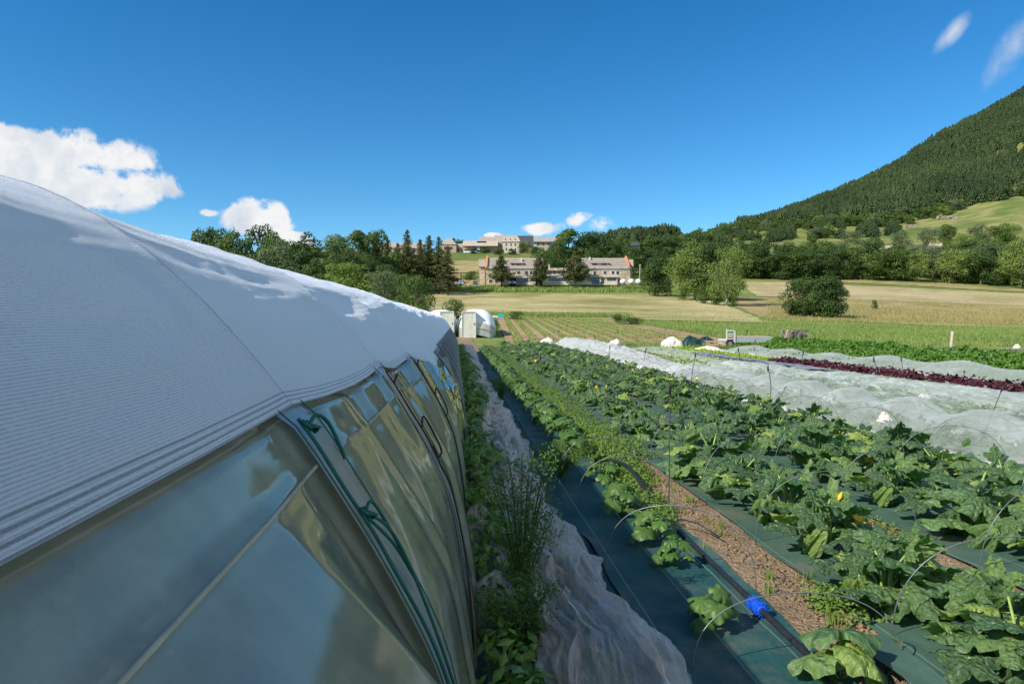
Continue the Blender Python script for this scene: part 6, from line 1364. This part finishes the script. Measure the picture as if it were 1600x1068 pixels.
for i, (px, w) in enumerate(((973, 9), (985.5, 10), (997, 9))):
    d = 200; x, y = loc(px, d); z = CAMZ+(500-445)/F*d; t = empty('gas_tank', (x, y, z), -YAW, ['left of the three white tanks beside the long building', 'middle one of the three white tanks beside the long building', 'right of the three white tanks, next to the pole'][i], 'tank', 'white tanks'); mb = MB(); r = .78
    a = np.linspace(-math.pi/2, math.pi/2, 9); P = [(0, -.9 - r*math.cos(q)*.6 if False else -.9 + .6*math.sin(q)*r if q < 0 else .9 + .6*math.sin(q)*r, .95) for q in a]; rr_ = [max(.02, r*math.cos(q)) for q in a]
    mb.tube(P, rr_, 18); mb.build('tank_body', M['white'], t, True); q = MB(); q.box((-.5, -.7, 0), (.5, -.5, .3)); q.box((-.5, .5, 0), (.5, .7, .3)); q.build('tank_feet', M['greywall'], t); q = MB(); q.tube([(0, 0, 1.7), (0, 0, 1.95)], .12, 8); q.build('valve', M['metal'], t)
x, y = loc(999, 201); z = CAMZ+(500-445)/F*201; t = empty('utility_pole', (x, y, z), 0, 'thin pale pole beside the right white tank', 'pole'); MB().tube([(0, 0, 0), (.1, 0, 6.0)], [.16, .11], 8).build('shaft', M['post'], t, True); MB().box((-.3, -.05, 5.7), (.4, .05, 5.85)).build('crossbar', M['post'], t)
# ---------------------------------------------------------------- things at the field edge
def bundle(px, py, d, w, h, mat, label, seed, cat='fleece bundle', grp='white fleece bundles at the field edge'):
    x, y = loc(px, d); return netlump(x, y, w/2, h, seed, label, mat, cat, 'fleece_bundle' if mat == 'fleece' else 'tarpaulin_bundle', grp, 0)
bundle(855, 540, 40.5, 1.0, .55, 'fleece', 'beige fleece bundle farthest left, at the top of the zucchini beds', 21); bundle(962, 541, 39, .85, .50, 'fleece', 'round beige fleece bundle behind the far white net', 22); bundle(1050, 541, 40, 1.15, .6, 'fleece', 'pointed beige fleece bundle near the dark green tarpaulins', 23)
bundle(1104, 546, 37.5, 1.5, .20, 'fleece', 'low flattened fleece heap in front of the wooden crate', 24); bundle(1079, 541, 41, 1.25, .6, 'darktarp', 'larger dark green tarpaulin bundle beside the pointed fleece one', 25, 'tarpaulin bundle', 'dark green tarpaulin bundles'); bundle(1102, 540, 42.5, 1.2, .5, 'darktarp', 'dark green tarpaulin bundle behind the wooden crate', 26, 'tarpaulin bundle', 'dark green tarpaulin bundles')
bundle(984, 540, 40.5, .8, .22, 'darktarp', 'small dark green tarpaulin rag in the grass', 27, 'tarpaulin bundle', 'dark green tarpaulin bundles'); bundle(1206, 537, 41, .9, .5, 'darktarp', 'dark tarpaulin bundle at the right end of the trailer', 28, 'tarpaulin bundle', 'dark green tarpaulin bundles')
for px, d, w_, h_, lab in ((1000, 21.5, .5, .22, 'small beige net ball at the front of the far net'), (1340, 9.2, .35, .20, 'white cloth lump among zucchini leaves'), (1397, 8.2, .55, .20, 'beige sack tucked under the edge of the hooped net'), (1445, 13.2, .25, .26, 'rounded beige bundle lying behind the hooped net'), (1385, 10.8, .24, .22, 'beige bag seen through the hooped net')):
    bundle(px, 0, d, w_, h_, 'fleece', lab, int(px), 'cloth bundle', None)
# wooden crate
x, y = loc(1121, 38.6); t = empty('wooden_crate', (x, y, float(T(x, y))), -YAW+.05, 'open slatted wooden crate between the trailer and the tarpaulins', 'crate')
for z in (.08, .24, .42): MB().box((-.50, -.02, z), (.50, .0, z+.09)).build('slat', M['wood'], t); MB().box((-.50, .40, z), (.50, .42, z+.09)).build('slat', M['wood'], t)
for a in (-.49, -.02, .43): MB().box((a, .001, 0), (a+.06, .06, .52)).build('post', M['wood'], t); MB().box((a, .34, 0), (a+.06, .399, .52)).build('post', M['wood'], t)
# trailer
x, y = loc(1170, 40.8); t = empty('trailer', (x, y, float(T(x, y))-.0), -YAW-.05, 'low flatbed trailer with grey sides and an upright white ladder frame', 'trailer'); px = .0382
MB().box((-.62*1.5, .0, .62), (1.32, 1.5, .68)).build('deck', M['wood'], t)
M['trailer'] = plain('grey_trailer_side', (.30, .36, .36), .5, .1, 3); M['ladder'] = plain('pale_frame_metal', (.62, .63, .63), .5, .08, 6)
MB().box((-.88, -.04, .34), (1.35, 0, .66)).build('side_board', M['trailer'], t); MB().box((-.88, 1.5, .34), (1.35, 1.54, .66)).build('side_board', M['trailer'], t); MB().box((1.351, -.04, .30), (1.39, 1.54, .66)).build('tail_board', M['trailer'], t)
for a in (-1.32, -.84): MB().box((a-.03, -.10, .15), (a+.03, -.045, 1.12 if a < -1 else 1.0)).build('ladder_post', M['ladder'], t)
for z in (.52, .78, 1.0): MB().box((-1.289, -.095, z), (-.871, -.05, z+.05)).build('ladder_rung', M['ladder'], t)
MB().box((-1.45, -.03, .20), (-.885, 1.45, .50)).build('box', M['ladder'], t)
for yy in (-.16, 1.60):
    q = MB(); q.tube([(-1.15, yy-.07, .24), (-1.15, yy-.06, .24), (-1.15, yy+.06, .24), (-1.15, yy+.07, .24)], [.20, .26, .26, .20], 20); wo = q.build('wheel', M['tyre'], t, False); q = MB(); q.tube([(-1.15, yy-.075, .24), (-1.15, yy-.071, .24)], .12, 12); q.build('rim', M['oldwood'], wo)
MB().tube([(.1, 1.0, .68), (.2, 1.0, 1.05)], .02, 6).build('lever', M['black'], t, True)
# pallets
def pallet(name_parent, z, rz, dx=0, dy=0):
    g = Matrix.Translation((dx, dy, z)) @ Matrix.Rotation(rz, 4, 'Z'); mb = MB()
    for k in range(5): mb.box((-.6, -.5+k*.24, .12), (.6, -.40+k*.24, .142), 0, g)
    for a in (-.6, -.07, .46):
        for b_ in (-.5, -.05, .38): mb.box((a, b_, .022), (a+.14, b_+.12, .119), 0, g)
    for b_ in (-.5, -.05, .38): mb.box((-.6, b_, 0), (.6, b_+.12, .021), 0, g)
    return mb
x, y = loc(1241, 41.5); z0 = float(T(x, y))+.30
for k in range(5):
    o = pallet(None, 0, [.05, -.06, .12, -.1, .3][k], [.0, .03, -.02, .05, .04][k]).build('pallet', M['oldwood']); o.location = (x, y, z0+.150*k); o.rotation_euler = (0, 0, -YAW); o.scale = (1, 1, 1)
    tag(o, '%s of the stack of grey wooden pallets behind the leafy hedge' % ['bottom pallet', 'second pallet from below', 'middle pallet', 'second pallet from the top', 'top pallet'][k], 'pallet', 'stacked pallets')
MB_ = MB(); MB_.box((-.6, -.5, 0), (.6, .5, .30)); o = MB_.build('concrete_block', M['greywall']); o.location = (x, y, z0-.302); tag(o, 'low grey block under the stack of pallets', 'block')
o = MB().box((-.02, -.05, 0), (.03, .05, 1.05)).build('plank', M['wood']); o.location = (x-.85, y-.3, z0-.25); o.rotation_euler = (0, .30, 0); tag(o, 'thin reddish plank leaning against the left side of the pallets', 'plank')
x, y = loc(1484, 24.5); t = empty('fence_post', (x, y, float(T(x, y))), 0, 'weathered wooden post leaning slightly behind the leafy hedge', 'post'); o = MB().tube([(0, 0, -.1), (.06, 0, .7), (.11, 0, 1.30)], [.055, .055, .05], 8).build('shaft', M['post'], t, True); MB().tube([(-.55, .05, .75), (.5, .05, .72)], .018, 6).build('crossbar', M['oldwood'], t, True)
x, y = loc(1590, 25.5); t = empty('plank_bench', (x, y, float(T(x, y))), -YAW, 'rough plank bench at the right edge behind the leafy hedge', 'bench'); MB().box((-.42, -.15, .60), (.9, .15, .65)).build('plank', M['oldwood'], t)
for a in (-.36, .75): MB().box((a, -.1, 0), (a+.06, .1, .599)).build('leg', M['wood'], t)
o = netlump(x-.02, y, .10, .14, 31, 'small whitish cloth on the rough plank bench', 'fleece', 'cloth', 'cloth', None, .65)
for px, d, w_, mat, lab in ((772, 92, .8, 'white', 'white plank in the weeds behind the striped field'), (783, 92, .65, 'turq', 'small turquoise crate in the weeds behind the striped field'), (798, 92, .3, 'white', 'small white tub in the weeds behind the striped field')):
    M.setdefault('turq', plain('turquoise_plastic', (.02, .45, .38), .5)); x, y, z = at(px, d); t = MB(); h_ = .5 if mat == 'turq' else .25
    w_ *= .6; t.box((-w_, -.3, .2), (w_, -.26, .2+h_)); t.box((-w_, .26, .2), (w_, .3, .2+h_)); t.box((-w_, -.26, .2), (-w_+.04, .26, .2+h_)); t.box((w_-.04, -.26, .2), (w_, .26, .2+h_)); t.box((-w_, -.26, .2), (w_, .26, .23)) ; o = t.build('crate' if mat == 'turq' else 'tub', M[mat]); o.location = (x, y, z); tag(o, lab, 'crate' if mat == 'turq' else 'tub')
ptree('bush', 806, 0, 487, 88, 'low bush behind the left corner of the striped field', name='bush', cat='bush', wpx=24); ptree('bush', 965, 0, 492, 82, 'bush at the right far corner of the striped field', name='bush', cat='bush', wpx=18); ptree('bush', 985, 0, 500, 74, 'low bush along the right side of the striped field', name='bush', cat='bush', wpx=30)
ptree('bush', 768, 0, 500, 52, 'dark leafy bush against the right side of the far tunnel', name='bush', cat='bush', wpx=24)
sheet('gravel_path', (570, 190), (585, 190), (570, 198), (585, 198), M['gravel'], .1, 4, 4)
blades('verge_grass', scatter(4000, lambda rg: (lambda px, d: (*loc(px, d), rg.uniform(.7, 1.4)))(rg.uniform(760, 985), rg.uniform(97, 103)), 6), .55, .08, 'blade', 'green weeds behind the striped field', 16, .5, 3, .3)
blades('edge_grass', scatter(3500, lambda rg: ((lambda x, y: (x, y, rg.uniform(.6, 1.3)))(rg.uniform(7.9, 18.3), rg.uniform(38.3, 42.6))), 7), .22, .03, 'blade', 'green grass between the vegetable beds and the striped field', 17, .5, 4, .1)
sheet('grass_verge', (7.9, 38.2), (19, 38.2), (2.5, 43), (19, 43), M['bank'], .015, 30, 20, polar=False)
